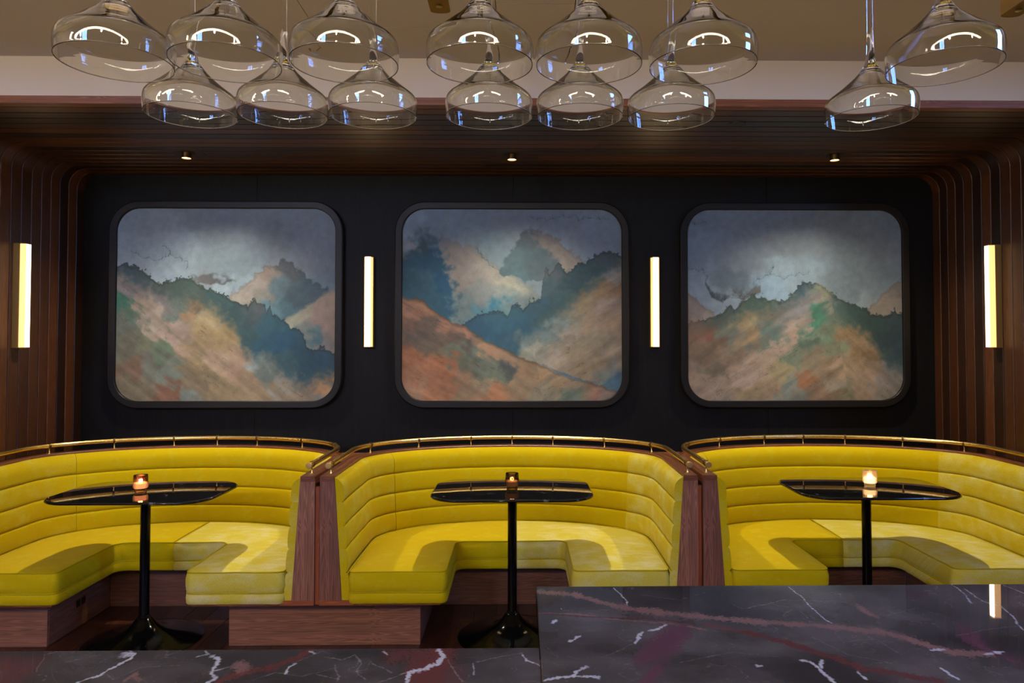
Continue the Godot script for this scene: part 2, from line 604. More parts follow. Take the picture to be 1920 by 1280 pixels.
# the bar's stone: x from -1.0 to 1.2 m, z from 3.1 to 3.72 m; veins as they lie on the slab, in millimetres
const VEINS := [
	["pink", 14, 0.75, [81,3154,153,3172,198,3214,251,3247,347,3279,457,3310,563,3329,655,3358,683,3394,718,3434,777,3444]],
	["pink", 6, 0.60, [81,3263,145,3270,216,3295,303,3314,359,3342]],
	["red", 5, 0.80, [81,3263,167,3283,280,3296,364,3320]],
	["red", 12, 0.90, [364,3320,425,3354,472,3391,515,3440,554,3485,601,3506,646,3527]],
	["red", 4, 0.60, [92,3196,171,3239,215,3265,250,3284]],
	["red", 3, 0.60, [90,3199,106,3257]],
	["purple", 34, 0.75, [320,3336,300,3368,267,3408,240,3445,225,3458]],
	["purple", 18, 0.90, [248,3484,226,3520,212,3539]],
	["purple", 30, 0.90, [796,3349,781,3396,777,3425]],
	["purple", 16, 0.60, [777,3425,791,3453,804,3471]],
	["pink", 14, 0.60, [668,3241,667,3272,671,3290]],
	["purple", 14, 0.50, [786,3182,820,3175]],
	["white", 3, 0.80, [232,3137,240,3173,246,3204,243,3230]],
	["white", 3, 0.80, [576,3135,581,3200,577,3252,577,3295,581,3318]],
	["white", 3, 0.80, [907,3125,901,3177,890,3204,883,3228]],
	["white", 3, 0.80, [916,3152,909,3218,925,3245,912,3300,899,3323,890,3351]],
	["white", 3, 0.80, [1006,3134,1016,3178]],
	["white", 6, 0.85, [229,3392,240,3372,251,3349]],
	["white", 6, 0.85, [298,3319,279,3336,261,3346]],
	["white", 6, 0.85, [124,3386,135,3376,146,3361]],
	["white", 6, 0.85, [103,3308,111,3297]],
	["white", 6, 0.85, [399,3475,409,3475]],
	["white", 6, 0.85, [473,3459,486,3462,487,3488,492,3528]],
	["white", 6, 0.85, [505,3458,490,3485]],
	["white", 6, 0.85, [81,3518,104,3506,127,3503,161,3507]],
	["white", 6, 0.85, [126,3504,130,3491,144,3474]],
	["white", 6, 0.85, [542,3499,542,3521]],
	["white", 6, 0.85, [764,3444,800,3433]],
	["white", 6, 0.85, [669,3485,669,3505,674,3521]],
	["white", 6, 0.85, [688,3426,712,3424]],
	["grey", 2, 0.50, [468,3293,481,3344]],
	["grey", 2, 0.50, [509,3282,537,3255]],
	["grey", 2, 0.50, [550,3258,550,3294]],
	["grey", 2, 0.50, [438,3224,449,3250,542,3206,636,3214,675,3234]],
	["grey", 2, 0.50, [569,3393,625,3383,636,3442]],
	["grey", 2, 0.50, [523,3372,555,3440,602,3468]],
	["grey", 2, 0.50, [172,3444,208,3416,228,3392]],
	["grey", 2, 0.50, [278,3174,346,3203,406,3162]],
	["grey", 2, 0.50, [697,3285,764,3249,805,3298]],
	["grey", 2, 0.50, [288,3463,377,3428,414,3438]],
	["grey", 2, 0.50, [758,3375,843,3345,895,3334]],
	["white", 5, 0.80, [-567,3419,-547,3417,-544,3434,-555,3465,-561,3490,-580,3513]],
	["white", 10, 0.70, [-562,3423,-547,3420]],
	["red", 14, 0.80, [-280,3411,-299,3445,-326,3474,-360,3488,-384,3515]],
	["white", 4, 0.70, [-445,3412,-433,3422,-449,3432]],
	["white", 6, 0.80, [-425,3431,-409,3444,-406,3467,-400,3490,-389,3501,-396,3517]],
	["white", 5, 0.80, [-291,3457,-295,3469,-294,3492]],
	["white", 4, 0.80, [-281,3414,-268,3424]],
	["white", 3, 0.60, [-407,3484,-382,3465]],
	["red", 44, 0.45, [-739,3462,-720,3457,-686,3472,-680,3502]],
	["pink", 18, 0.60, [-377,3456,-359,3477]],
	["pink", 8, 0.50, [-514,3510,-513,3488,-493,3508]],
	["grey", 2, 0.50, [-236,3428,-259,3415,-285,3445,-295,3457]],
	["grey", 2, 0.50, [-294,3492,-267,3498,-249,3487,-222,3470]],
	["grey", 2, 0.50, [-212,3509,-248,3492]],
	["grey", 2, 0.50, [-659,3480,-686,3421,-672,3408]],
	["grey", 2, 0.50, [-552,3488,-534,3502,-513,3466,-463,3461]],
	["grey", 2, 0.50, [-635,3446,-601,3422]],
	["grey", 2, 0.50, [-337,3513,-309,3486,-284,3492]],
	["red", 46, 0.80, [-144,3423,-106,3436,-72,3424,-81,3461,-106,3478,-86,3506,-61,3506]],
	["white", 7, 0.80, [-82,3412,-69,3440,-78,3464,-90,3473,-114,3489,-112,3519]],
	["white", 6, 0.80, [-165,3419,-158,3429]],
	["white", 4, 0.80, [49,3432,57,3451,78,3469]],
	["white", 3, 0.60, [-23,3462,-20,3496]],
	["white", 3, 0.60, [-122,3492,-103,3479]],
	["grey", 3, 0.55, [-253,3434,-223,3446,-206,3428,-191,3459,-193,3482,-174,3510]],
	["grey", 3, 0.55, [-229,3464,-213,3499,-214,3515]],
	["grey", 3, 0.55, [-154,3521,-122,3492]],
	["grey", 3, 0.55, [-61,3449,-47,3490,-34,3518]],
	["grey", 3, 0.55, [-18,3456,49,3426]],
	["grey", 3, 0.55, [-179,3453,-140,3489]],
]


func marble_texture() -> ImageTexture:
	var w := 2048
	var h := 576
	var hw := w / 2
	var hh := h / 2
	var a := noise_bytes(noise(91, 0.006, 5), hw, hh, hw, hh)
	var b := noise_bytes(noise(92, 0.02, 5), hw, hh, 700, hh)
	var c := noise_bytes(noise(93, 0.012, 4), hw, hh, hw, hh)
	var e := noise_bytes(noise(94, 0.022, 3), hw, hh, hw, hh)
	var data := PackedByteArray()
	data.resize(hw * hh * 3)
	var lo := Color(0.215, 0.205, 0.20)
	var hi := Color(0.35, 0.337, 0.33)
	for i in hw * hh:
		var t := clampf((a[i] - 128) / 255.0 * 1.5 + (b[i] - 128) / 255.0 * 0.5 + 0.45, 0.0, 1.0)
		var col := lo.lerp(hi, t)
		var line := clampf(1.0 - absf(c[i] - 128.0) / 1.6, 0.0, 1.0) * clampf((b[i] - 105) / 60.0, 0.0, 1.0) * 0.4
		col = col.lerp(Color(0.55, 0.53, 0.53), line)
		var crack := clampf(1.0 - absf(e[i] - 128.0) / 2.2, 0.0, 1.0) * clampf((a[i] - 115) / 40.0, 0.0, 1.0) * 0.3
		col = col.lerp(Color(0.52, 0.51, 0.53), crack)
		data[i * 3] = int(col.r * 255.0)
		data[i * 3 + 1] = int(col.g * 255.0)
		data[i * 3 + 2] = int(col.b * 255.0)
	var im := Image.create_from_data(hw, hh, false, Image.FORMAT_RGB8, data)
	im.resize(w, h, Image.INTERPOLATE_CUBIC)
	var wob := noise(95, 0.03, 3)
	var fine := noise(96, 0.16, 3)
	var cols := {"pink": Color(0.50, 0.385, 0.365), "red": Color(0.37, 0.225, 0.215), "purple": Color(0.36, 0.245, 0.285), "white": Color(0.70, 0.72, 0.76), "grey": Color(0.50, 0.49, 0.49)}
	var sx := w / 2.2
	var sz := h / 0.62
	for v in VEINS:
		var pts: Array = v[3]
		var col: Color = cols[v[0]]
		var half: float = v[1] * 0.5
		var lying := 2.0 if half > 3.0 else 1.4      # veins are wider along z than across
		for s in range(0, pts.size() - 2, 2):
			var p := Vector2(pts[s] / 1000.0 + 1.0, pts[s + 1] / 1000.0 - 3.1) * Vector2(sx, sz)
			var q := Vector2(pts[s + 2] / 1000.0 + 1.0, pts[s + 3] / 1000.0 - 3.1) * Vector2(sx, sz)
			var steps := maxi(2, int((q - p).length() / maxf(half * 0.45, 1.2)))
			for k in steps + 1:
				var o := p.lerp(q, float(k) / steps)
				var o2 := o + Vector2(wob.get_noise_2d(o.x, o.y), wob.get_noise_2d(o.x + 500, o.y)) * (2.0 + half * 0.5)
				var r := half * (0.55 + 0.75 * absf(wob.get_noise_2d(o.x * 2.0, o.y * 2.0 + 90.0) * 2.0))
				r = maxf(r, 0.8)
				stamp(im, o2, r, r * lying, col, v[2] * 0.62, fine)
	im.generate_mipmaps()
	return ImageTexture.create_from_image(im)


func stamp(im: Image, o: Vector2, rx: float, ry: float, col: Color, alpha: float, fine: FastNoiseLite) -> void:
	for y in range(maxi(0, int(o.y - ry)), mini(im.get_height(), int(o.y + ry) + 2)):
		for x in range(maxi(0, int(o.x - rx)), mini(im.get_width(), int(o.x + rx) + 2)):
			var d := Vector2((x - o.x) / rx, (y - o.y) / ry).length()
			d += fine.get_noise_2d(x, y) * 0.55
			if d < 1.0:
				var f := alpha * clampf((1.0 - d) * 3.0, 0.0, 1.0)
				im.set_pixel(x, y, im.get_pixel(x, y).lerp(col, f))


# ---------------------------------------------------------------- the room

func wall_with_opening(called: String, lo: Vector3, hi: Vector3, o_lo: Vector3, o_hi: Vector3, along: int, mat: Material) -> void:
	var s := setting(called)
	var st := begin()
	var a := lo
	var b := hi
	b[along] = o_lo[along]
	add_box(st, a, b)
	a = lo
	a[along] = o_hi[along]
	add_box(st, a, hi)
	a = lo
	b = hi
	a[along] = o_lo[along]
	b[along] = o_hi[along]
	b.y = o_lo.y
	add_box(st, a, b)
	a.y = o_hi.y
	b.y = hi.y
	add_box(st, a, b)
	part("wall_surface", done(st), mat, s)


func window(called: String, o_lo: Vector3, o_hi: Vector3, along: int, panes: int) -> void:
	var s := setting(called)
	var deep := 2 - along
	var mid := (o_lo[deep] + o_hi[deep]) * 0.5
	for k in panes + 1:
		var c := lerpf(o_lo[along], o_hi[along], float(k) / panes)
		var a := o_lo
		var b := o_hi
		a[along] = c - 0.025
		b[along] = c + 0.025
		a[deep] = mid - 0.03
		b[deep] = mid + 0.03
		part("mullion", box_mesh(a, b, 0.004), M.black_matt, s)
	for y in [o_lo.y + 0.02, o_hi.y - 0.02]:
		var a := o_lo
		var b := o_hi
		a.y = y - 0.02
		b.y = y + 0.02
		a[deep] = mid - 0.03
		b[deep] = mid + 0.03
		part("frame_rail", box_mesh(a, b, 0.004), M.black_matt, s)
	for k in panes:
		var a := o_lo
		var b := o_hi
		a[along] = lerpf(o_lo[along], o_hi[along], float(k) / panes) + 0.025
		b[along] = lerpf(o_lo[along], o_hi[along], float(k + 1) / panes) - 0.025
		a[deep] = mid - 0.004
		b[deep] = mid + 0.004
		part("pane", box_mesh(a, b), M.pane, s)


func build_room() -> void:
	# floor of narrow planks running towards the bar
	var f := setting("floor", "dark walnut plank floor")
	part("subfloor", box_mesh(Vector3(-4.1, -0.12, -0.1), Vector3(4.1, -0.012, 9.1)), M.gap, f)
	part("floor_beyond_bar", box_mesh(Vector3(-4.0, -0.012, 3.3), Vector3(4.0, 0.0, 9.0), 0.0, 2), M.floors[1], f)
	var variants := []
	for k in 6:
		var len: float = [1.1, 0.9, 1.4, 0.7, 1.25, 1.6][k]
		variants.append([len, box_mesh(Vector3(0, -0.012, 0), Vector3(0.1185, 0.0, len - 0.0015), 0.0012, 2, Vector2(0.3 * k, 0.21 * k))])
	var x := -2.72
	var row := 0
	while x < 2.7:
		var z := 0.3 - rng.randf() * 0.6
		while z < 3.3:
			var v: Array = variants[rng.randi() % 6]
			if z + v[0] > 3.3:
				break
			if z + v[0] > 0.4:
				part("plank", v[1], M.floors[rng.randi() % 4], f, Vector3(x, 0, z))
			z += v[0]
		if z < 3.299:
			part("plank", box_mesh(Vector3(0, -0.012, 0), Vector3(0.1185, 0.0, 3.3 - z), 0.0012, 2, Vector2(0.1 * row, 0.33)), M.floors[row % 4], f, Vector3(x, 0, z))
		x += 0.12
		row += 1
	# plaster ceiling in boards with fine joints
	var c := setting("ceiling", "taupe plaster ceiling above the bar")
	part("backing", box_mesh(Vector3(-4.1, CEIL + 0.014, FRONT - 0.02), Vector3(4.1, CEIL + 0.12, 2.7)), M.gap, c)
	var xs := [-4.1, -0.79, -0.045, 0.258, 4.1]
	for k in 4:
		var x0: float = xs[k] + 0.0015
		var x1: float = xs[k + 1] - 0.0015
		var split: float = [1.5, 1.665, 1.874, 1.9][k]
		if k == 3:
			part("plasterboard", box_mesh(Vector3(x0, CEIL, FRONT - 0.01), Vector3(x1, CEIL + 0.013, 2.7)), M.ceiling, c)
			continue
		part("plasterboard", box_mesh(Vector3(x0, CEIL, FRONT - 0.01), Vector3(x1, CEIL + 0.013, split - 0.0015)), M.ceiling, c)
		part("plasterboard", box_mesh(Vector3(x0, CEIL, split + 0.0015), Vector3(x1, CEIL + 0.013, 2.7)), M.ceiling, c)
	var hc := setting("ceiling_bar", "higher plaster ceiling over the bar")
	part("plasterboard", box_mesh(Vector3(-4.1, HIGH, 2.6), Vector3(4.1, HIGH + 0.1, 9.1)), M.ceiling, hc)
	part("upstand", box_mesh(Vector3(-4.1, CEIL + 0.0135, 2.7), Vector3(4.1, HIGH, 2.8)), M.fascia, hc)
	# bulkhead over the alcove
	var fa := setting("wall_fascia", "beige painted bulkhead above the walnut canopy")
	part("bulkhead", box_mesh(Vector3(-4.1, SOFFIT + 0.0365, FRONT - 0.10), Vector3(4.1, CEIL, FRONT), 0.002), M.fascia, fa)
	var tr := setting("trim_1", "walnut edge board along the front of the canopy")
	part("edge_board", box_mesh(Vector3(-4.0, SOFFIT, FRONT - 0.043), Vector3(4.0, SOFFIT + 0.0365, FRONT + 0.004), 0.002, 0), M.trim, tr)
	# walls beside the alcove and around the bar
	for s in [-1.0, 1.0]:
		var w := setting("wall_return_left" if s < 0 else "wall_return_right")
		part("wall_surface", box_mesh(Vector3(minf(s * 2.75, s * 4.1), 0, FRONT - 0.1), Vector3(maxf(s * 2.75, s * 4.1), SOFFIT, FRONT)), M.room_wall, w)
	var wl := setting("wall_bar_left")
	part("wall_surface", box_mesh(Vector3(-4.1, 0, FRONT), Vector3(-4.0, HIGH, 9.0)), M.room_wall, wl)
	wall_with_opening("wall_bar_right", Vector3(4.0, 0, FRONT), Vector3(4.1, HIGH, 9.0), Vector3(4.0, 2.4, 3.3), Vector3(4.1, 3.7, 4.3), 2, M.room_wall)
	window("window_1", Vector3(4.0, 2.4, 3.3), Vector3(4.1, 3.7, 4.3), 2, 3)
	wall_with_opening("wall_front", Vector3(-4.1, 0, 9.0), Vector3(4.1, HIGH, 9.1), Vector3(-3.6, 2.5, 9.0), Vector3(-2.5, 3.7, 9.1), 0, M.room_wall)
	window("window_2", Vector3(-3.6, 2.5, 9.0), Vector3(-2.5, 3.7, 9.1), 0, 3)


# the linear tube lamps that hang over the bar, behind the camera
func build_lamps_of_the_bar() -> void:
	var k := 0
	for p in [[Vector3(-2.3, 2.42, 5.7), Vector3(1.9, 2.42, 5.7)], [Vector3(-3.7, 2.42, 5.25), Vector3(-2.1, 2.42, 5.25)]]:
		var o := thing("linear_pendant", ["white linear tube pendant long, hanging along the back of the bar", "white linear tube pendant, short, hanging nearer the left wall"][k], "pendant lamp", Vector3.ZERO, "linear pendants over the bar")
		for dz in [-0.05, 0.05]:
			var st := begin()
			add_tube(st, [p[0] + Vector3(0, 0, dz), p[1] + Vector3(0, 0, dz)], 0.016, 12)
			part("tube", done(st), M.led, o)
		for t in [0.12, 0.88]:
			var q: Vector3 = p[0].lerp(p[1], t)
			var sw := begin()
			add_tube(sw, [q + Vector3(0, 0.02, 0), Vector3(q.x, HIGH, q.z)], 0.003, 6)
			part("hanging_wire", done(sw), M.black_matt, o)
		for t in [0.17, 0.5, 0.83]:
			var l := OmniLight3D.new()
			l.light_color = LED_COLOR
			l.light_energy = LED_E
			l.light_size = 0.04
			l.omni_range = 14.0
			l.omni_attenuation = 2.0
			l.shadow_enabled = true
			o.add_child(l)
			l.position = p[0].lerp(p[1], t) + Vector3(0, -0.075, 0)
		k += 1


# ---------------------------------------------------------------- the alcove

# cross-section of a slat: (z, depth) with eased front edges; depth grows into the room
func slat_profile(width: float) -> Array:
	var e := 0.0025
	return [Vector2(0, 0), Vector2(0, 0.015 - e), Vector2(e, 0.015), Vector2(width - e, 0.015), Vector2(width, 0.015 - e), Vector2(width, 0)]


# slat along a path of [point, inward direction] in the x-y plane
func slat_mesh(path: Array, z: float, width: float, off: Vector2) -> ArrayMesh:
	var st := begin()
	var prof := slat_profile(width)
	var rows := []
	var uvs := []
	var run := 0.0
	for i in path.size():
		if i > 0:
			run += (path[i][0] - path[i - 1][0]).length()
		var row := PackedVector3Array()
		var uv := PackedVector2Array()
		for k in prof.size():
			var p: Vector2 = prof[k]
			var q: Vector2 = path[i][0] + path[i][1] * p.y
			row.append(Vector3(q.x, q.y, z + p.x))
			uv.append(Vector2(run, p.x + p.y) + off)
		rows.append(row)
		uvs.append(uv)
	var groups := [1, 2, 3, 4, 5]
	add_grid(st, rows, uvs, groups)
	st.set_smooth_group(-1)
	for e in [[0, 1], [path.size() - 1, path.size() - 2]]:
		var row: PackedVector3Array = rows[e[0]]
		var d: Vector2 = path[e[0]][0] - path[e[1]][0]
		for t in [[0, 1, 2], [0, 2, 3], [0, 3, 4], [0, 4, 5]]:
			tri(st, row[t[0]], row[t[1]], row[t[2]], Vector2.ZERO, Vector2(0.01, 0), Vector2(0.01, 0.01), Vector3(d.x, d.y, 0))
	return done(st)


func build_alcove() -> void:
	var pitch := 0.0818
	var width := pitch - 0.0045
	var r := 0.11
	var wl := setting("wall_left", "walnut slat wall on the left of the alcove")
	var wr := setting("wall_right", "walnut slat wall on the right of the alcove")
	var wc := setting("ceiling_canopy", "walnut slat canopy over the booths")
	# backing that the slats are fixed to
	part("backing", box_mesh(Vector3(-SIDE - 0.10, 0, -0.1), Vector3(-SIDE - 0.0155, SOFFIT + 0.03, FRONT - 0.045)), M.gap, wl)
	part("backing", box_mesh(Vector3(SIDE + 0.0155, 0, -0.1), Vector3(SIDE + 0.10, SOFFIT + 0.03, FRONT - 0.045)), M.gap, wr)
	part("backing", box_mesh(Vector3(-SIDE - 0.1, SOFFIT + 0.0155, -0.1), Vector3(SIDE + 0.1, SOFFIT + 0.05, FRONT - 0.045)), M.gap, wc)
	for s in [-1.0, 1.0]:
		var bp := PackedVector2Array()
		var st := begin()
		for z in [0]:
			var rows := []
			var uvs := []
			for zz in [0.0, FRONT - 0.045]:
				var row := PackedVector3Array()
				var uv := PackedVector2Array()
				for k in 9:
					var a := PI / 2 * k / 8.0
					row.append(Vector3(s * (SIDE - r + (r + 0.0155) * cos(a)), SOFFIT - r + (r + 0.0155) * sin(a), zz))
					uv.append(Vector2(zz, k * 0.02))
				rows.append(row)
				uvs.append(uv)
			add_grid(st, rows, uvs, [])
		part("corner_backing", done(st), M.gap, wl if s < 0 else wr)
	# two wall slat variants per side would repeat, so each slat gets its own length of veneer
	var wall_mesh := {}
	for s in [-1.0, 1.0]:
		for v in 3:
			var path := [[Vector2(s * (SIDE + 0.015), 0.0), Vector2(-s, 0)], [Vector2(s * (SIDE + 0.015), SOFFIT - r), Vector2(-s, 0)]]
			wall_mesh[[s, v]] = slat_mesh(path, 0.0, width, Vector2(v * 0.9, v * 0.31))
			var arc := []
			for k in 9:
				var a := PI / 2 * k / 8.0
				var d := Vector2(s * cos(a), sin(a))
				arc.append([Vector2(s * (SIDE - r), SOFFIT - r) + d * (r + 0.015), -d])
			wall_mesh[[s, v + 10]] = slat_mesh(arc, 0.0, width, Vector2(v * 0.7, v * 0.4))
	for i in 16:
		var z := i * pitch + 0.002
		for s in [-1.0, 1.0]:
			var v := rng.randi() % 3
			var mat: Material = M.slats[rng.randi() % 6]
			var w := wl if s < 0 else wr
			part("slat", wall_mesh[[s, v]], mat, w, Vector3(0, 0, z))
			part("curved_slat", wall_mesh[[s, v + 10]], M.slats[rng.randi() % 6] if i % 3 == 0 else mat, w, Vector3(0, 0, z))
		# canopy slats: butt joints at changing places
		var cut := rng.randf_range(-1.6, 1.6)
		var ends := [-SIDE + r, cut, SIDE - r]
		for k in 2:
			var path := [[Vector2(ends[k] + (0.0008 if k == 1 else 0.0), SOFFIT + 0.015), Vector2(0, -1)], [Vector2(ends[k + 1], SOFFIT + 0.015), Vector2(0, -1)]]
			part("slat", slat_mesh(path, 0.0, width, Vector2(rng.randf() * 2.0, rng.randf())), M.slats[rng.randi() % 6], wc, Vector3(0, 0, z))
	# black-stained panels behind the booths
	var wb := setting("wall_back", "black stained timber panelling behind the paintings")
	part("backing", box_mesh(Vector3(-SIDE - 0.1, 0, -0.1), Vector3(SIDE + 0.1, SOFFIT + 0.03, -0.014)), M.gap, wb)
	var xs := [-SIDE - 0.02, -1.63, 0.004, 1.64, SIDE + 0.02]
	for k in 4:
		part("panel", box_mesh(Vector3(xs[k] + 0.0008, 0.0, -0.0135), Vector3(xs[k + 1] - 0.0008, SOFFIT + 0.02, 0.0), 0.0008, 1, Vector2(0.4 * k, 0.3 * k)), M.wall_black, wb)


# ---------------------------------------------------------------- booths

# points of the booth's outline with their inward direction, from the front of the left side round to the front of the right one
func booth_path(a0 := -1.0, a1 := -1.0, front := 1.15) -> Array:
	var full := a0 < 0.0
	var o := []
	var lo := PI if full or a0 >= PI else a0
	var hi := 0.0 if full or a1 <= 0.0 else a1
	if full or a0 >= PI:
		for k in 5:
			o.append([Vector3(-HALF, 0, lerpf(front, BEND_Z, k / 5.0)), Vector3(1, 0, 0)])
	var n := maxi(6, int(absf(lo - hi) / PI * 44))
	for k in n + 1:
		var a := lerpf(lo, hi, float(k) / n)
		var p := Vector3(HALF * cos(a), 0, BEND_Z - BEND_B * sin(a))
		var out := Vector3(cos(a) / HALF, 0, -sin(a) / BEND_B).normalized()
		o.append([p, -out])
	if full or a1 <= 0.0:
		for k in range(1, 6):
			o.append([Vector3(HALF, 0, lerpf(BEND_Z, front, k / 5.0)), Vector3(-1, 0, 0)])
	return o


# how far inside the middle of the cap the back frame stands at height y
func rake(y: float) -> float:
	return 0.0337 + 0.0395 * (CAP_Y - y) / 0.60


func offset_path(path: Array, o: float, y: float) -> Array:
	var r := []
	for p in path:
		r.append(p[0] + p[1] * o + Vector3(0, y, 0))
	return r


# one stuffed channel of the backrest between two heights
func channel_mesh(path: Array, y0: float, y1: float, top: bool, off: Vector2) -> ArrayMesh:
	var prof := []
	prof.append(Vector2(rake(y0), y0))
	for t: float in [0.0, 0.025, 0.07, 0.16, 0.32, 0.5, 0.68, 0.84, 0.93, 0.975, 1.0]:
		var y := lerpf(y0, y1, t)
		var e := minf(t, 1.0 - t)
		var deep := 0.0355 + 0.0045 * sin(PI * t) - 0.0095 * clampf(1.0 - e / 0.10, 0.0, 1.0) ** 2.5
		if top and t > 0.5:
			deep = lerpf(0.040, 0.0035, pow((t - 0.5) * 2.0, 3.0))
		prof.append(Vector2(rake(y) + deep, y))
	prof.append(Vector2(rake(y1), y1))
	var st := begin()
	add_sweep(st, path, prof, true, true, 50.0, off)
	return done(st)


func smooth_noise_path(path: Array, seed_: int, amp: float) -> Array:
	var n := noise(seed_, 3.0, 2)
	var r := []
	for p in path:
		r.append([p[0] + p[1] * n.get_noise_2d(p[0].x, p[0].z) * amp, p[1]])
	return r


# seat cushion of one half of the booth; side is -1 (left) or 1 (right)
func cushion_outline(side: float) -> Array:
	var inner := []
	var outer := []
	var o := 0.104
	var ix := 0.297
	var iz := 0.652
	var r := 0.055
	var path := booth_path(PI, PI / 2, 1.165)
	var total := path.size()
	for k in total:
		outer.append(path[k][0] + path[k][1] * o)
	# the inner edge with as many points, matched by a share of its length
	var run := []
	run.append(Vector3(-ix, 0, 1.165))
	for k in 6:
		run.append(Vector3(-ix, 0, lerpf(1.165, iz + r, (k + 1) / 6.0)))
	for k in 8:
		var a := PI - PI / 2 * (k + 1) / 8.0
		run.append(Vector3(-ix + r + r * cos(a), 0, iz + r - r * sin(a)))
	for k in 6:
		run.append(Vector3(lerpf(-ix + r, -0.003, (k + 1) / 6.0), 0, iz))
	var n := run.size()
	for k in n:
		var t := float(k) / (n - 1)
		inner.append(run[k])
	var res_outer := []
	# sample the outer edge at the same count; the inner corner faces the outer bend
	var lens := [0.0]
	for k in range(1, total):
		lens.append(lens[k - 1] + (outer[k] - outer[k - 1]).length())
	for k in n:
		var t: float
		if k <= 6:
			t = 0.40 * k / 6.0
		elif k <= 14:
			t = 0.40 + 0.26 * (k - 6) / 8.0
		else:
			t = 0.66 + 0.34 * (k - 14) / 6.0
		var want: float = t * lens[total - 1]
		var j := 0
		while j < total - 2 and lens[j + 1] < want:
			j += 1
		var f: float = (want - lens[j]) / (lens[j + 1] - lens[j])
		res_outer.append(outer[j].lerp(outer[j + 1], f))
	res_outer[n - 1].x = -0.003
	# ring of [edge point, middle point] round the cushion, with rounded corners at the front
	var ring := []
	var mids := []
	for k in n:
		mids.append(inner[k].lerp(res_outer[k], 0.5))
	for k in range(n - 1, 0, -1):
		ring.append([inner[k], mids[clampi(k, 3, n - 4)]])
	var front_mid: Vector3 = mids[3]
	var cr := 0.032
	var fi: Vector3 = inner[0]
	var fo: Vector3 = res_outer[0]
	for k in 6:
		var a := PI / 2 * k / 5.0
		ring.append([Vector3(fi.x - cr + cr * cos(a), 0, fi.z - cr + cr * sin(a)), front_mid])
	for t in [0.25, 0.5, 0.75]:
		ring.append([Vector3(lerpf(fi.x - cr, fo.x + cr, t), 0, fi.z), front_mid])
	for k in 6:
		var a := PI / 2 + PI / 2 * k / 5.0
		ring.append([Vector3(fo.x + cr + cr * cos(a), 0, fo.z - cr + cr * sin(a)), front_mid])
	for k in range(1, n):
		ring.append([res_outer[k], mids[clampi(k, 3, n - 4)]])
	for t in [0.2, 0.4, 0.6, 0.8]:
		ring.append([res_outer[n - 1].lerp(inner[n - 1], t), mids[n - 4]])
	if side > 0:
		for e in ring:
			e[0].x = -e[0].x
			e[1].x = -e[1].x
	return ring


func cushion_mesh(ring: Array, seed_: int, uv_off: Vector2) -> ArrayMesh:
	var nz := noise(seed_, 2.2, 3)
	var nf := noise(seed_ + 7, 9.0, 2)
	# [height, share towards the middle, push outwards]
	var levels := [[0.257, 0.10, 0.0], [0.2565, 0.0, -0.004], [0.262, 0.0, 0.002], [0.285, 0.0, 0.004], [0.306, 0.0, 0.0], [0.3105, 0.0, -0.004], [0.316, 0.0, 0.0], [0.34, 0.0, 0.004], [0.375, 0.0, 0.003], [0.40, 0.0, -0.002], [0.4055, 0.0, -0.005], [0.4085, 0.05, 0.0], [0.413, 0.16, 0.0], [0.417, 0.35, 0.0], [0.419, 0.65, 0.0], [0.420, 1.0, 0.0]]
	var n := ring.size()
	var rows := []
	var uvs := []
	for i in n + 1:
		var e: Array = ring[i % n]
		var before: Vector3 = ring[(i - 1 + n) % n][0]
		var after: Vector3 = ring[(i + 1) % n][0]
		var t := (after - before).normalized()
		var out := Vector3(t.z, 0, -t.x)
		if out.dot(e[0] - e[1]) < 0.0:
			out = -out
		var row := PackedVector3Array()
		var uv := PackedVector2Array()
		var up := 0.0
		for l in levels:
			var p: Vector3 = e[0].lerp(e[1], l[1]) + out * l[2]
			p.y = l[0]
			if l[1] > 0.1 and l[0] > 0.3:
				p.y += nz.get_noise_2d(p.x, p.z) * 0.006 * minf(1.0, l[1] * 3.0)
			elif l[1] == 0.0 and l[0] > 0.3:
				p += out * nf.get_noise_2d(p.x * 2.0 + p.z * 2.0, p.y) * 0.004
				p.y += nz.get_noise_2d(p.x * 2.0, p.z * 2.0) * 0.003
			row.append(p)
			uv.append(Vector2(p.x, p.z + (0.0 if l[0] > 0.405 else 0.41 - p.y)) + uv_off)
		rows.append(row)
		uvs.append(uv)
	var groups := []
	for k in levels.size() - 1:
		groups.append(1 if k < 5 else (2 if k < 10 else 3))
	var st := begin()
	add_grid(st, rows, uvs, groups)
	return done(st)


func piping_mesh(ring: Array, seed_: int, y: float, inset: float) -> ArrayMesh:
	var nz := noise(seed_, 2.2, 3)
	var pts := []
	var n := ring.size()
	for i in n:
		var e: Array = ring[i]
		var t: Vector3 = (ring[(i + 1) % n][0] - ring[(i - 1 + n) % n][0]).normalized()
		var out := Vector3(t.z, 0, -t.x)
		if out.dot(e[0] - e[1]) < 0.0:
			out = -out
		var p: Vector3 = e[0] + out * inset
		p.y = y + nz.get_noise_2d(p.x * 2.0, p.z * 2.0) * 0.003
		pts.append(p)
	var st := begin()
	add_tube(st, pts, 0.0034, 6, false, true)
	return done(st)


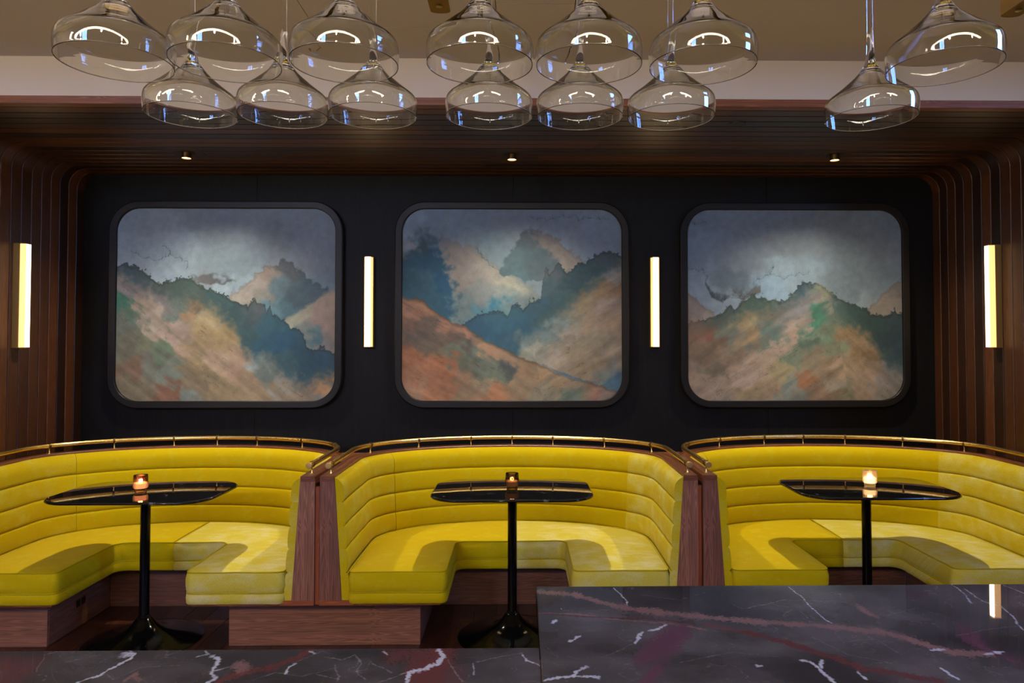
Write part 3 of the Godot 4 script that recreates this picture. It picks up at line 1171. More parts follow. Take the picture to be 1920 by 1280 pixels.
func build_booths() -> void:
	var b := thing("booth_bench", "left yellow velvet booth with curved backrest and brass rail", "booth", Vector3(-PITCH, 0, 0), "velvet booths")
	# walnut shell and cap
	var shell := begin()
	add_sweep(shell, booth_path(-1, -1, 1.128), [Vector2(-0.031, 0.27), Vector2(-0.031, 0.825), Vector2(-0.013, 0.825), Vector2(-0.013, 0.27)])
	part("back_shell", done(shell), M.veneer_b, b)
	var inner := begin()
	add_sweep(inner, booth_path(-1, -1, 1.128), [Vector2(rake(0.27) - 0.012, 0.258), Vector2(rake(0.825) - 0.012, 0.825), Vector2(rake(0.825) - 0.001, 0.825), Vector2(rake(0.27) - 0.001, 0.258)])
	part("back_board", done(inner), M.veneer_b, b)
	var cap := begin()
	var e := 0.002
	add_sweep(cap, booth_path(-1, -1, 1.152), [Vector2(-0.0337, 0.8255), Vector2(-0.0337, CAP_Y - e), Vector2(-0.0337 + e, CAP_Y), Vector2(0.0337 - e, CAP_Y), Vector2(0.0337, CAP_Y - e), Vector2(0.0337, 0.8255)])
	part("cap_rail", done(cap), M.cap, b)
	for s in [-1.0, 1.0]:
		var st := begin()
		var y0 := 0.27
		var y1 := 0.8255
		var xo: float = s * (HALF + 0.0337)
		var pts := [Vector3(xo, y0, 1.15), Vector3(s * (HALF - rake(y0)), y0, 1.15), Vector3(s * (HALF - rake(y1)), y1, 1.15), Vector3(xo, y1, 1.15)]
		var back := []
		var uv := []
		for p in pts:
			back.append(p - Vector3(0, 0, 0.022))
			uv.append(Vector2(p.y, p.x + 0.4 * s))
		st.set_smooth_group(-1)
		quad(st, pts, uv, Vector3(0, 0, 1))
		quad(st, back, uv, Vector3(0, 0, -1))
		for k in 4:
			var j := (k + 1) % 4
			var mid: Vector3 = (pts[k] + pts[j]) * 0.5 - Vector3(s * HALF, 0.55, 1.15)
			quad(st, [pts[k], pts[j], back[j], back[k]], [uv[k], uv[j], uv[j] + Vector2(0, 0.02), uv[k] + Vector2(0, 0.02)], mid)
		part("end_panel", done(st), M.veneer_b if s < 0 else M.veneer, b)
		part("sill_board", box_mesh(Vector3(minf(xo, s * 0.735), 0.2467, 0.9), Vector3(maxf(xo, s * 0.735), 0.2699, 1.1535), 0.0015, 0, Vector2(0.2 * s, 0.1)), M.board, b)
	# seat board with the opening for the legs
	var poly := PackedVector2Array()
	for p in booth_path(-1, -1, 1.15):
		poly.append(Vector2(p[0].x, p[0].z) + Vector2(p[1].x, p[1].z) * 0.07)
	poly.append_array(PackedVector2Array([Vector2(0.325, 1.15), Vector2(0.325, 0.62), Vector2(-0.325, 0.62), Vector2(-0.325, 1.15)]))
	var sb := begin()
	add_slab(sb, poly, 0.2467, 0.2563)
	part("seat_board", done(sb), M.board, b)
	part("back_plinth", box_mesh(Vector3(-0.44, 0.0, 0.445), Vector3(0.44, 0.2466, 0.465), 0.001, 0, Vector2(0.3, 0.5)), M.veneer_b, b)
	# backrest: three upholstered panels of five channels each
	var ys := [0.256, 0.40, 0.51, 0.617, 0.729, 0.842]
	var spans := [[PI, 2.577], [2.5755, 0.566], [0.5645, 0.0]]
	for k in 3:
		var panel := Node3D.new()
		panel.name = "backrest"
		b.add_child(panel, true)
		var path := smooth_noise_path(booth_path(spans[k][0], spans[k][1], 1.146), 70 + k, 0.004)
		for c in 5:
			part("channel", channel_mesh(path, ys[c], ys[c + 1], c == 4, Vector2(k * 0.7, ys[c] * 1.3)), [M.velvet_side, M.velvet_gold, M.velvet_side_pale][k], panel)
	# seat
	for s in [-1.0, 1.0]:
		var ring := cushion_outline(s)
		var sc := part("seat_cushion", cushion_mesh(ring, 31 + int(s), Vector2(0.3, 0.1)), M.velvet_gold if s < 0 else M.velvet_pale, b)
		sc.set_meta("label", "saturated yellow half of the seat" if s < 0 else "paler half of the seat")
		part("piping", piping_mesh(ring, 31 + int(s), 0.4065, -0.0035), M.piping, sc)
		part("piping", piping_mesh(ring, 31 + int(s), 0.3105, -0.001), M.piping, sc)
	build_rail(b)
	copy(b, Vector3.ZERO, "middle yellow velvet booth between the two walnut dividers", "booth_bench")
	copy(b, Vector3(PITCH, 0, 0), "right yellow velvet booth behind the raised end of the bar", "booth_bench")
	# what stands between and under the booths
	for k in 2:
		var x := (k - 0.5) * PITCH
		var d := thing("divider_infill", ["narrow walnut infill between the left and middle booths", "narrow walnut infill between the middle and right booths"][k], "panel", Vector3(x, 0, 0), "infill panels")
		part("front_strip", box_mesh(Vector3(-0.0118, 0.2467, 1.118), Vector3(0.008, 0.80, 1.138), 0.001, 1, Vector2(0.3 * k, 0.2)), M.board, d)
		var dp := PackedVector2Array()
		var right := []
		for p in booth_path(PI, 2.45, 0.8):
			var q: Vector3 = p[0] - p[1] * 0.0345
			if q.z < 0.74:
				right.append(Vector2(q.x + PITCH / 2, q.z))
		for q in right:
			if q.y > 0.423:
				dp.append(q)
		dp.append(Vector2(dp[dp.size() - 1].x + 0.012, 0.423))
		for i in range(dp.size() - 1, -1, -1):
			dp.append(Vector2(-dp[i].x, dp[i].y))
		var st := begin()
		add_slab(st, dp, 0.8255, CAP_Y - 0.001, false, Vector2(0.3, 0.1 * k))
		part("top_deck", done(st), M.cap, d)
		part("rear_panel", box_mesh(Vector3(-0.065, 0.0, 0.425), Vector3(0.065, 0.8255, 0.44), 0.001, 1), M.veneer_b, d)
	var spots := [[-SIDE + 0.002, -PITCH - 0.4405], [-PITCH + 0.4405, -0.4405], [0.4405, PITCH - 0.4405], [PITCH + 0.4405, SIDE - 0.002]]
	var names := ["walnut plinth at the far left under the left booth", "walnut plinth shared by the left and middle booths", "walnut plinth shared by the middle and right booths", "walnut plinth at the far right under the right booth"]
	for k in 4:
		var p := thing("bench_plinth", names[k], "plinth", Vector3((spots[k][0] + spots[k][1]) / 2, 0, 1.0), "bench plinths")
		var h: float = (spots[k][1] - spots[k][0]) / 2
		part("front_panel", box_mesh(Vector3(-h, 0, -0.02), Vector3(h, 0.2465, 0), 0.0012, 0, Vector2(0.37 * k, 0.2 * k)), M.veneer, p)
		part("side_panel", box_mesh(Vector3(-h + 0.0005, 0, -0.535), Vector3(-h + 0.02, 0.2465, -0.0205), 0.001, 2, Vector2(0.2 * k, 0.3)), M.veneer_b, p)
		part("side_panel", box_mesh(Vector3(h - 0.02, 0, -0.535), Vector3(h - 0.0005, 0.2465, -0.0205), 0.001, 2, Vector2(0.5, 0.2 * k)), M.veneer_b, p)


func build_rail(b: Node3D) -> void:
	var y := 0.897
	var path := booth_path(-1, -1, 1.118)
	var rail := begin()
	add_tube(rail, offset_path(path, 0.0, y), 0.0128, 14)
	var r := part("brass_rail", done(rail), M.brass, b)
	for s in [-1.0, 1.0]:
		var ec := begin()
		add_lathe(ec, [Vector2(0.0, -0.002), Vector2(0.0150, -0.002), Vector2(0.0150, 0.013), Vector2(0.0138, 0.0155), Vector2(0.0, 0.0162)], 20)
		var o := part("rail_end", done(ec), M.brass_satin, r, Vector3(s * HALF, y, 1.118))
		o.rotation = Vector3(PI / 2, 0, 0)
	# stanchions: base plate with two screws, thin post, collar round the tube
	var lens := [0.0]
	for k in range(1, path.size()):
		lens.append(lens[k - 1] + (path[k][0] - path[k - 1][0]).length())
	var total: float = lens[lens.size() - 1]
	var st := begin()
	add_lathe(st, [Vector2(0.0, 0.0), Vector2(0.016, 0.0), Vector2(0.016, 0.0016), Vector2(0.0065, 0.0028), Vector2(0.0052, 0.009), Vector2(0.0034, 0.012), Vector2(0.0034, 0.03), Vector2(0.005, 0.034), Vector2(0.0, 0.036)], 14)
	var post_mesh := done(st)
	var sc := begin()
	add_lathe(sc, [Vector2(0.0, 0.0), Vector2(0.0024, 0.0), Vector2(0.0024, 0.001), Vector2(0.0, 0.0018)], 8)
	var screw := done(sc)
	var cl := begin()
	add_lathe(cl, [Vector2(0.0127, -0.0055), Vector2(0.0152, -0.0055), Vector2(0.0152, 0.0055), Vector2(0.0127, 0.0055)], 18)
	var collar := done(cl)
	for f in [0.012, 0.215, 0.318, 0.42, 0.5, 0.58, 0.682, 0.785, 0.988]:
		var want: float = f * total
		var j := 0
		while j < path.size() - 2 and lens[j + 1] < want:
			j += 1
		var t: float = (want - lens[j]) / (lens[j + 1] - lens[j])
		var p: Vector3 = path[j][0].lerp(path[j + 1][0], t)
		var dir: Vector3 = (path[j + 1][0] - path[j][0]).normalized()
		var post := part("stanchion", post_mesh, M.brass, b, Vector3(p.x, CAP_Y, p.z))
		post.rotation.y = atan2(dir.x, dir.z)
		for s in [-1.0, 1.0]:
			part("screw", screw, M.steel, post, Vector3(0, 0.0016, s * 0.0125))
		var c := part("collar", collar, M.brass_dark, post, Vector3(0, y - CAP_Y, 0))
		c.rotation.x = PI / 2


# ---------------------------------------------------------------- tables

func build_tables() -> void:
	var t := thing("pedestal_table", "black marble pedestal table in the left booth with rose candle glass", "table", Vector3(-1.825, 0, 0.93), "pedestal tables")
	var outline := rounded_rect(0.402, 0.262, 0.145, 12)
	var levels := [[0.7175, 0.06], [0.7195, 0.032], [0.727, 0.004], [0.732, 0.0], [0.736, 0.001], [0.739, 0.004], [0.74, 0.0075]]
	var rows := []
	var uvs := []
	for i in outline.size() + 1:
		var p: Vector2 = outline[i % outline.size()]
		var row := PackedVector3Array()
		var uv := PackedVector2Array()
		for l in levels:
			var q := Vector2(p.x * (1.0 - l[1] / 0.402), p.y * (1.0 - l[1] / 0.262))
			row.append(Vector3(q.x, l[0], q.y))
			uv.append(q)
		rows.append(row)
		uvs.append(uv)
	var st := begin()
	add_grid(st, rows, uvs, [1, 2, 3, 3, 3, 4])
	var caps := [[6, Vector3.UP], [0, Vector3.DOWN]]
	st.set_smooth_group(-1)
	for c in caps:
		var o := Vector3(0, levels[c[0]][0], 0)
		for i in outline.size():
			tri(st, o, rows[i][c[0]], rows[i + 1][c[0]], Vector2.ZERO, uvs[i][c[0]], uvs[i + 1][c[0]], c[1])
	part("table_top", done(st), M.table_stone, t)
	var base := [Vector2(0.0, 0.0), Vector2(0.275, 0.0), Vector2(0.2755, 0.003), Vector2(0.268, 0.0065), Vector2(0.23, 0.0125), Vector2(0.18, 0.022), Vector2(0.135, 0.034), Vector2(0.098, 0.050), Vector2(0.073, 0.068), Vector2(0.056, 0.086), Vector2(0.044, 0.102), Vector2(0.034, 0.114), Vector2(0.029, 0.119), Vector2(0.0, 0.119)]
	part("base", lathe_mesh(base, 56, 50.0), M.black_gloss, t)
	part("column", lathe_mesh([Vector2(0.0, 0.119), Vector2(0.0275, 0.119), Vector2(0.0275, 0.124), Vector2(0.0235, 0.128), Vector2(0.0232, 0.68), Vector2(0.0245, 0.694), Vector2(0.029, 0.706), Vector2(0.035, 0.7125), Vector2(0.037, 0.7172), Vector2(0.0, 0.7172)], 28, 40.0), M.black_gloss, t)
	copy(t, Vector3(0.01, 0, 0.90), "black marble pedestal table in the middle booth with dim smoked candle glass", "pedestal_table")
	copy(t, Vector3(1.835, 0, 0.88), "black marble pedestal table in the right booth with bright clear candle glass", "pedestal_table")


func build_candles() -> void:
	var spots := [Vector3(-1.846, 0.7401, 0.94), Vector3(0.009, 0.7401, 0.917), Vector3(1.862, 0.7401, 0.865)]
	var tints := [Color(0.80, 0.62, 0.55, 0.0), Color(0.50, 0.42, 0.36, 0.0), Color(0.99, 0.97, 0.94, 0.0)]
	var power := [6.0, 0.9, 10.0]
	var labels := ["lit ribbed rose glass candle holder on the left table", "dim ribbed smoked glass candle holder on the middle table", "brightly lit ribbed clear glass candle holder on the right table"]
	var st := begin()
	# outside, then over the rim and down the inside
	add_lathe(st, [Vector2(0.0, 0.0), Vector2(0.0265, 0.0), Vector2(0.0275, 0.002), Vector2(0.0275, 0.014), Vector2(0.0325, 0.020), Vector2(0.0335, 0.024), Vector2(0.0335, 0.078), Vector2(0.0325, 0.082), Vector2(0.0312, 0.082), Vector2(0.0305, 0.078), Vector2(0.0305, 0.024), Vector2(0.0275, 0.0175), Vector2(0.0, 0.0165)], 120, 40.0, 24, 0.0019, 0.0205, 0.0775)
	var cup := done(st)
	var wax := lathe_mesh([Vector2(0.0, 0.0176), Vector2(0.0262, 0.0184), Vector2(0.0294, 0.0246), Vector2(0.0296, 0.040), Vector2(0.0285, 0.0415), Vector2(0.0, 0.0405)], 24)
	var flame := lathe_mesh([Vector2(0.0, 0.042), Vector2(0.0024, 0.045), Vector2(0.0030, 0.049), Vector2(0.0022, 0.054), Vector2(0.0, 0.059)], 12, 60.0)
	for k in 3:
		var o := thing("candle_holder", labels[k], "candle", spots[k], "candle holders")
		var g := plain(tints[k], [0.05, 0.05, 0.3][k])
		g.transparency = BaseMaterial3D.TRANSPARENCY_ALPHA
		g.refraction_enabled = true
		g.refraction_scale = 0.05
		part("glass_cup", cup, g, o)
		part("wax_candle", wax, glow(Color(1.0, 0.74, 0.50), power[k] * 0.4), o)
		part("flame", flame, glow(Color(1.0, 0.74, 0.42), power[k] * 2.0), o)
		var l := OmniLight3D.new()
		l.light_color = Color(1.0, 0.72, 0.45)
		l.light_energy = 0.0022 * power[k]
		l.light_size = 0.004
		l.omni_range = 8.0
		l.omni_attenuation = 2.0
		l.shadow_enabled = true
		o.add_child(l)
		l.position = Vector3(0, 0.050, 0)


# ---------------------------------------------------------------- sconces and downlights

func prism(st: SurfaceTool, prof: Array, y0: float, y1: float) -> void:
	# profile (x, z) standing from y0 to y1
	var poly := PackedVector2Array(prof)
	add_slab(st, poly, y0, y1)


func build_sconces() -> void:
	var y0 := 1.4545
	var y1 := 2.0264
	var st := begin()
	prism(st, [Vector2(-0.029, 0.0), Vector2(0.029, 0.0), Vector2(0.029, 0.036), Vector2(0.0265, 0.036), Vector2(0.0265, 0.004), Vector2(-0.0265, 0.004), Vector2(-0.0265, 0.036), Vector2(-0.029, 0.036)], y0, y1)
	var body := done(st)
	var front := begin()
	prism(front, [Vector2(-0.017, 0.05), Vector2(0.017, 0.05), Vector2(0.017, 0.066), Vector2(-0.017, 0.066)], y0 + 0.004, y1 - 0.004)
	var lens := done(front)
	var sides := begin()
	prism(sides, [Vector2(-0.0262, 0.005), Vector2(0.0262, 0.005), Vector2(0.0262, 0.037), Vector2(0.0172, 0.0635), Vector2(0.0172, 0.0495), Vector2(-0.0172, 0.0495), Vector2(-0.0172, 0.0635), Vector2(-0.0262, 0.037)], y0 + 0.0035, y1 - 0.0035)
	var edge := done(sides)
	var end := begin()
	prism(end, [Vector2(-0.0262, 0.005), Vector2(0.0262, 0.005), Vector2(0.0262, 0.037), Vector2(0.0178, 0.0655), Vector2(-0.0178, 0.0655), Vector2(-0.0262, 0.037)], 0.0, 0.003)
	var end_mesh := done(end)
	var spots := [[Vector3(-PITCH / 2, 0, 0.0), 0.0, "brass wall sconce with white tube between the left and middle paintings"], [Vector3(PITCH / 2, 0, 0.0), 0.0, "brass wall sconce with white tube between the middle and right paintings"], [Vector3(-SIDE, 0, 0.60), PI / 2, "brass wall sconce on the left slat wall"], [Vector3(SIDE, 0, 0.625), -PI / 2, "brass wall sconce on the right slat wall"]]
	for s in spots:
		var o := thing("wall_sconce", s[2], "wall lamp", s[0], "tube sconces")
		o.rotation.y = s[1]
		part("brass_body", body, M.brass_satin, o)
		part("diffuser_edge", edge, M.lens_edge, o)
		part("light_tube", lens, M.lens, o)
		part("end_cap", end_mesh, M.brass_satin, o, Vector3(0, y0, 0))
		part("end_cap", end_mesh, M.brass_satin, o, Vector3(0, y1 - 0.003, 0))
		var l := AreaLight3D.new()
		l.light_color = Color(1.0, 0.84, 0.62)
		l.light_energy = 0.16
		l.area_size = Vector2(0.034, y1 - y0 - 0.01)
		l.shadow_enabled = true
		o.add_child(l)
		l.position = Vector3(0, (y0 + y1) / 2, 0.068)
		l.rotation.y = PI


func build_downlights() -> void:
	var labels := ["small recessed spot lamp in the canopy above the left booth", "small recessed spot lamp in the canopy above the middle booth", "small recessed spot lamp in the canopy above the right booth"]
	for k in 3:
		var at := Vector3([-1.825, 0.003, 1.837][k], SOFFIT, [0.545, 0.54, 0.555][k])
		var o := thing("downlight", labels[k], "ceiling lamp", at, "canopy downlights")
		part("trim_plate", box_mesh(Vector3(-0.09, -0.002, -0.06), Vector3(0.09, 0.003, 0.085), 0.0006, 0), M.slats[2], o)
		part("collar", lathe_mesh([Vector2(0.03, -0.0021), Vector2(0.046, -0.0021), Vector2(0.046, -0.004), Vector2(0.03, -0.004)], 24), M.black_matt, o)
		var can := begin()
		add_lathe(can, [Vector2(0.0, 0.0), Vector2(0.0, -0.001), Vector2(0.026, -0.001), Vector2(0.0265, -0.034), Vector2(0.0245, -0.034), Vector2(0.024, -0.028)], 28)
		part("lamp_barrel", done(can), M.brass_dark, o)
		part("lamp_lens", lathe_mesh([Vector2(0.0, -0.0265), Vector2(0.0242, -0.0285), Vector2(0.0242, -0.030), Vector2(0.0, -0.0335)], 24), M.down_lens, o)
		var l := SpotLight3D.new()
		l.light_color = SPOT_COLOR
		l.light_energy = SPOT_E
		l.light_size = 0.022
		l.spot_range = 9.0
		l.spot_attenuation = 2.0
		l.spot_angle = 64.0
		l.spot_angle_attenuation = 1.0
		l.shadow_enabled = true
		o.add_child(l)
		l.position = Vector3(0, -0.037, 0)
		l.rotation.x = -PI / 2


# ---------------------------------------------------------------- bar

func build_bar() -> void:
	var b := thing("bar_counter", "dark grey marble bar counter with red and white veins in the foreground", "bar counter")
	var y := 1.0
	# slabs share one block of stone, so their veins run on from one into the other
	var st := begin()
	add_slab_map(st, Vector3(0.0795, y - 0.03, 3.126), Vector3(1.9, y, 4.0))
	part("marble_slab", done(st), M.marble, b)
	var s2 := begin()
	add_slab_map(s2, Vector3(-1.9, y - 0.03, 3.407), Vector3(0.078, y, 4.0))
	part("marble_slab", done(s2), M.marble, b)
	part("bar_front", box_mesh(Vector3(0.12, 0.0, 3.17), Vector3(1.86, y - 0.0305, 3.9), 0.003, 0), M.veneer_b, b)
	part("bar_front", box_mesh(Vector3(-1.86, 0.0, 3.45), Vector3(0.119, y - 0.0305, 3.9), 0.003, 0), M.veneer_b, b)


func add_slab_map(st: SurfaceTool, lo: Vector3, hi: Vector3) -> void:
	st.set_smooth_group(-1)
	var e := 0.0016
	var faces := []
	var t := [Vector3(lo.x + e, hi.y, lo.z + e), Vector3(hi.x - e, hi.y, lo.z + e), Vector3(hi.x - e, hi.y, hi.z - e), Vector3(lo.x + e, hi.y, hi.z - e)]
	var m := [Vector3(lo.x, hi.y - e, lo.z), Vector3(hi.x, hi.y - e, lo.z), Vector3(hi.x, hi.y - e, hi.z), Vector3(lo.x, hi.y - e, hi.z)]
	var d := [Vector3(lo.x, lo.y, lo.z), Vector3(hi.x, lo.y, lo.z), Vector3(hi.x, lo.y, hi.z), Vector3(lo.x, lo.y, hi.z)]
	var outs := [Vector3(0, 0, -1), Vector3(1, 0, 0), Vector3(0, 0, 1), Vector3(-1, 0, 0)]
	quad(st, t, uv_xz(t), Vector3.UP)
	quad(st, d, uv_xz(d), Vector3.DOWN)
	for k in 4:
		var j := (k + 1) % 4
		var ring := [t[k], t[j], m[j], m[k]]
		quad(st, ring, uv_xz(ring), outs[k] + Vector3.UP)
		var side := [m[k], m[j], d[j], d[k]]
		quad(st, side, [uv_of(m[k]), uv_of(m[j]), uv_of(d[j]) + Vector2(0.01, 0.03), uv_of(d[k]) + Vector2(0.01, 0.03)], outs[k])


func uv_of(p: Vector3) -> Vector2:
	return Vector2(p.x, p.z)


func uv_xz(ps: Array) -> Array:
	var r := []
	for p in ps:
		r.append(Vector2(p.x, p.z))
	return r


# ---------------------------------------------------------------- glass rack

func build_rack_and_glasses() -> void:
	var rim := 1.7455
	var foot := 1.9365
	var rack := thing("glass_rack", "brass hanging rack for stemware above the bar", "glass rack")
	for x in [-0.7945, -0.0545, 0.6845]:
		var beam := begin()
		var prof := PackedVector2Array()
		# plan of the beam: rounded at its far end
		for k in 7:
			var a := PI + PI * k / 6.0
			prof.append(Vector2(x + 0.0128 * cos(a), 3.640 + 0.006 * sin(a)))
		prof.append(Vector2(x + 0.0128, 4.05))
		prof.append(Vector2(x - 0.0128, 4.05))
		add_slab(beam, prof, 1.905, 1.925)
		var bm := part("beam", done(beam), M.brass_satin, rack)
		part("screw", lathe_mesh([Vector2(0.0, -0.0015), Vector2(0.0042, -0.001), Vector2(0.0042, 0.0), Vector2(0.0, 0.0)], 12), M.steel, bm, Vector3(x, 1.905, 3.655))
		for z in [3.70, 3.98]:
			var rod := begin()
			add_tube(rod, [Vector3(x, 1.925, z), Vector3(x, HIGH, z)], 0.006, 10)
			part("hanger_rod", done(rod), M.brass_satin, rack)
	for x in [-0.393, -0.287, -0.1785, -0.068, -0.044, 0.0625, 0.170, 0.278, 0.411, 0.517]:
		part("channel_rail", box_mesh(Vector3(x - 0.006 if absf(x + 0.056) > 0.02 else x - 0.004, foot - 0.0055, 3.66), Vector3(x + 0.006 if absf(x + 0.056) > 0.02 else x + 0.004, foot - 0.0005, 4.03), 0.001, 2), M.brass_satin, rack)
	for z in [3.70, 3.98]:
		part("cross_bar", box_mesh(Vector3(-0.81, foot + 0.012, z - 0.008), Vector3(0.70, foot + 0.022, z + 0.008), 0.001), M.brass_satin, rack)
	# outside of the hanging glass from the rim upwards: (radius, height above the rim)
	var out := [Vector2(0.0502, 0.0000), Vector2(0.0505, 0.0002), Vector2(0.0506, 0.0006), Vector2(0.0506, 0.0011), Vector2(0.0507, 0.0025), Vector2(0.0509, 0.0060), Vector2(0.0513, 0.0132), Vector2(0.0510, 0.0180), Vector2(0.0500, 0.0219), Vector2(0.0485, 0.0241), Vector2(0.0466, 0.0259), Vector2(0.0430, 0.0286), Vector2(0.0392, 0.0316), Vector2(0.0350, 0.0348), Vector2(0.0305, 0.0387), Vector2(0.0262, 0.0424), Vector2(0.0222, 0.0459), Vector2(0.0180, 0.0498), Vector2(0.0138, 0.0546), Vector2(0.0100, 0.0597), Vector2(0.0068, 0.0654), Vector2(0.0050, 0.0718), Vector2(0.0041, 0.0820), Vector2(0.0035, 0.1100), Vector2(0.0035, 0.1600), Vector2(0.0046, 0.1750), Vector2(0.0090, 0.1840), Vector2(0.0200, 0.1885), Vector2(0.0330, 0.1912), Vector2(0.0345, 0.1925), Vector2(0.0335, 0.1940), Vector2(0.0000, 0.1945)]
	var inn := [Vector2(0.0000, 0.0595), Vector2(0.0030, 0.0587), Vector2(0.0072, 0.0564), Vector2(0.0124, 0.0533), Vector2(0.0167, 0.0486), Vector2(0.0211, 0.0447), Vector2(0.0252, 0.0412), Vector2(0.0296, 0.0376), Vector2(0.0342, 0.0338), Vector2(0.0385, 0.0307), Vector2(0.0424, 0.0278), Vector2(0.0460, 0.0252), Vector2(0.0479, 0.0236), Vector2(0.0494, 0.0216), Vector2(0.0503, 0.0179), Vector2(0.0506, 0.0132), Vector2(0.0502, 0.0060), Vector2(0.0500, 0.0025), Vector2(0.0499, 0.0011), Vector2(0.0499, 0.0006), Vector2(0.0500, 0.0002), Vector2(0.0502, 0.0000)]
	var st := begin()
	add_lathe(st, inn, 64, 60.0)
	add_lathe(st, out, 64, 60.0, 0, 0.0, 0.0, 0.0, 20)
	var mesh := done(st)
	var first: Node3D = null
	var order := ["first", "second", "third", "fourth", "fifth", "sixth"]
	for row in 2:
		for k in 7:
			var label: String
			if k == 6:
				label = ["stem glass hanging alone at the far right, nearer and larger of two", "stem glass hanging alone at the far right, farther and smaller of two"][row]
			else:
				label = "%s clear stem glass from the left in the %s hanging row" % [order[k], ["nearer upper", "farther lower"][row]]
			var at := Vector3([[-0.3365, -0.2325, -0.120, 0.009, 0.1135, 0.223, 0.457], [-0.337, -0.230, -0.125, 0.011, 0.118, 0.226, 0.464]][row][k], rim, 3.868 if row == 0 else 3.712)
			if first == null:
				var o := MeshInstance3D.new()
				o.mesh = mesh
				o.material_override = M.glass
				o.name = numbered("wine_glass")
				add_child(o)
				o.position = at
				tag(o, label, "glass", "hanging stem glasses")
				first = o
			else:
				var c := copy(first, at, label, "wine_glass")
				c.rotation.y = 0.4 * k + row


# ---------------------------------------------------------------- small things

func build_small_things() -> void:
	var sp := thing("ceiling_speaker", "black round speaker grille in the canopy near the front edge", "speaker", Vector3(1.109, SOFFIT, 1.112))
	part("ring", lathe_mesh([Vector2(0.034, 0.0), Vector2(0.042, 0.0), Vector2(0.0415, -0.004), Vector2(0.036, -0.005), Vector2(0.034, -0.003)], 32), M.black_matt, sp)
	part("grille", lathe_mesh([Vector2(0.0, 0.001), Vector2(0.0345, 0.001), Vector2(0.0345, -0.003), Vector2(0.0, -0.0035)], 32), M.black_matt, sp)
	var out := thing("power_outlet", "small black double power outlet in the left plinth side", "outlet", Vector3(-PITCH - 0.4400, 0.125, 0.74))
	part("plate", box_mesh(Vector3(0.0, -0.024, -0.048), Vector3(0.003, 0.024, 0.048), 0.001), M.veneer_b, out)
	for s in [-1.0, 1.0]:
		part("socket", box_mesh(Vector3(0.003, -0.018, s * 0.022 - 0.017), Vector3(0.0042, 0.018, s * 0.022 + 0.017), 0.0004), M.black_matt, out)


# ---------------------------------------------------------------- paintings

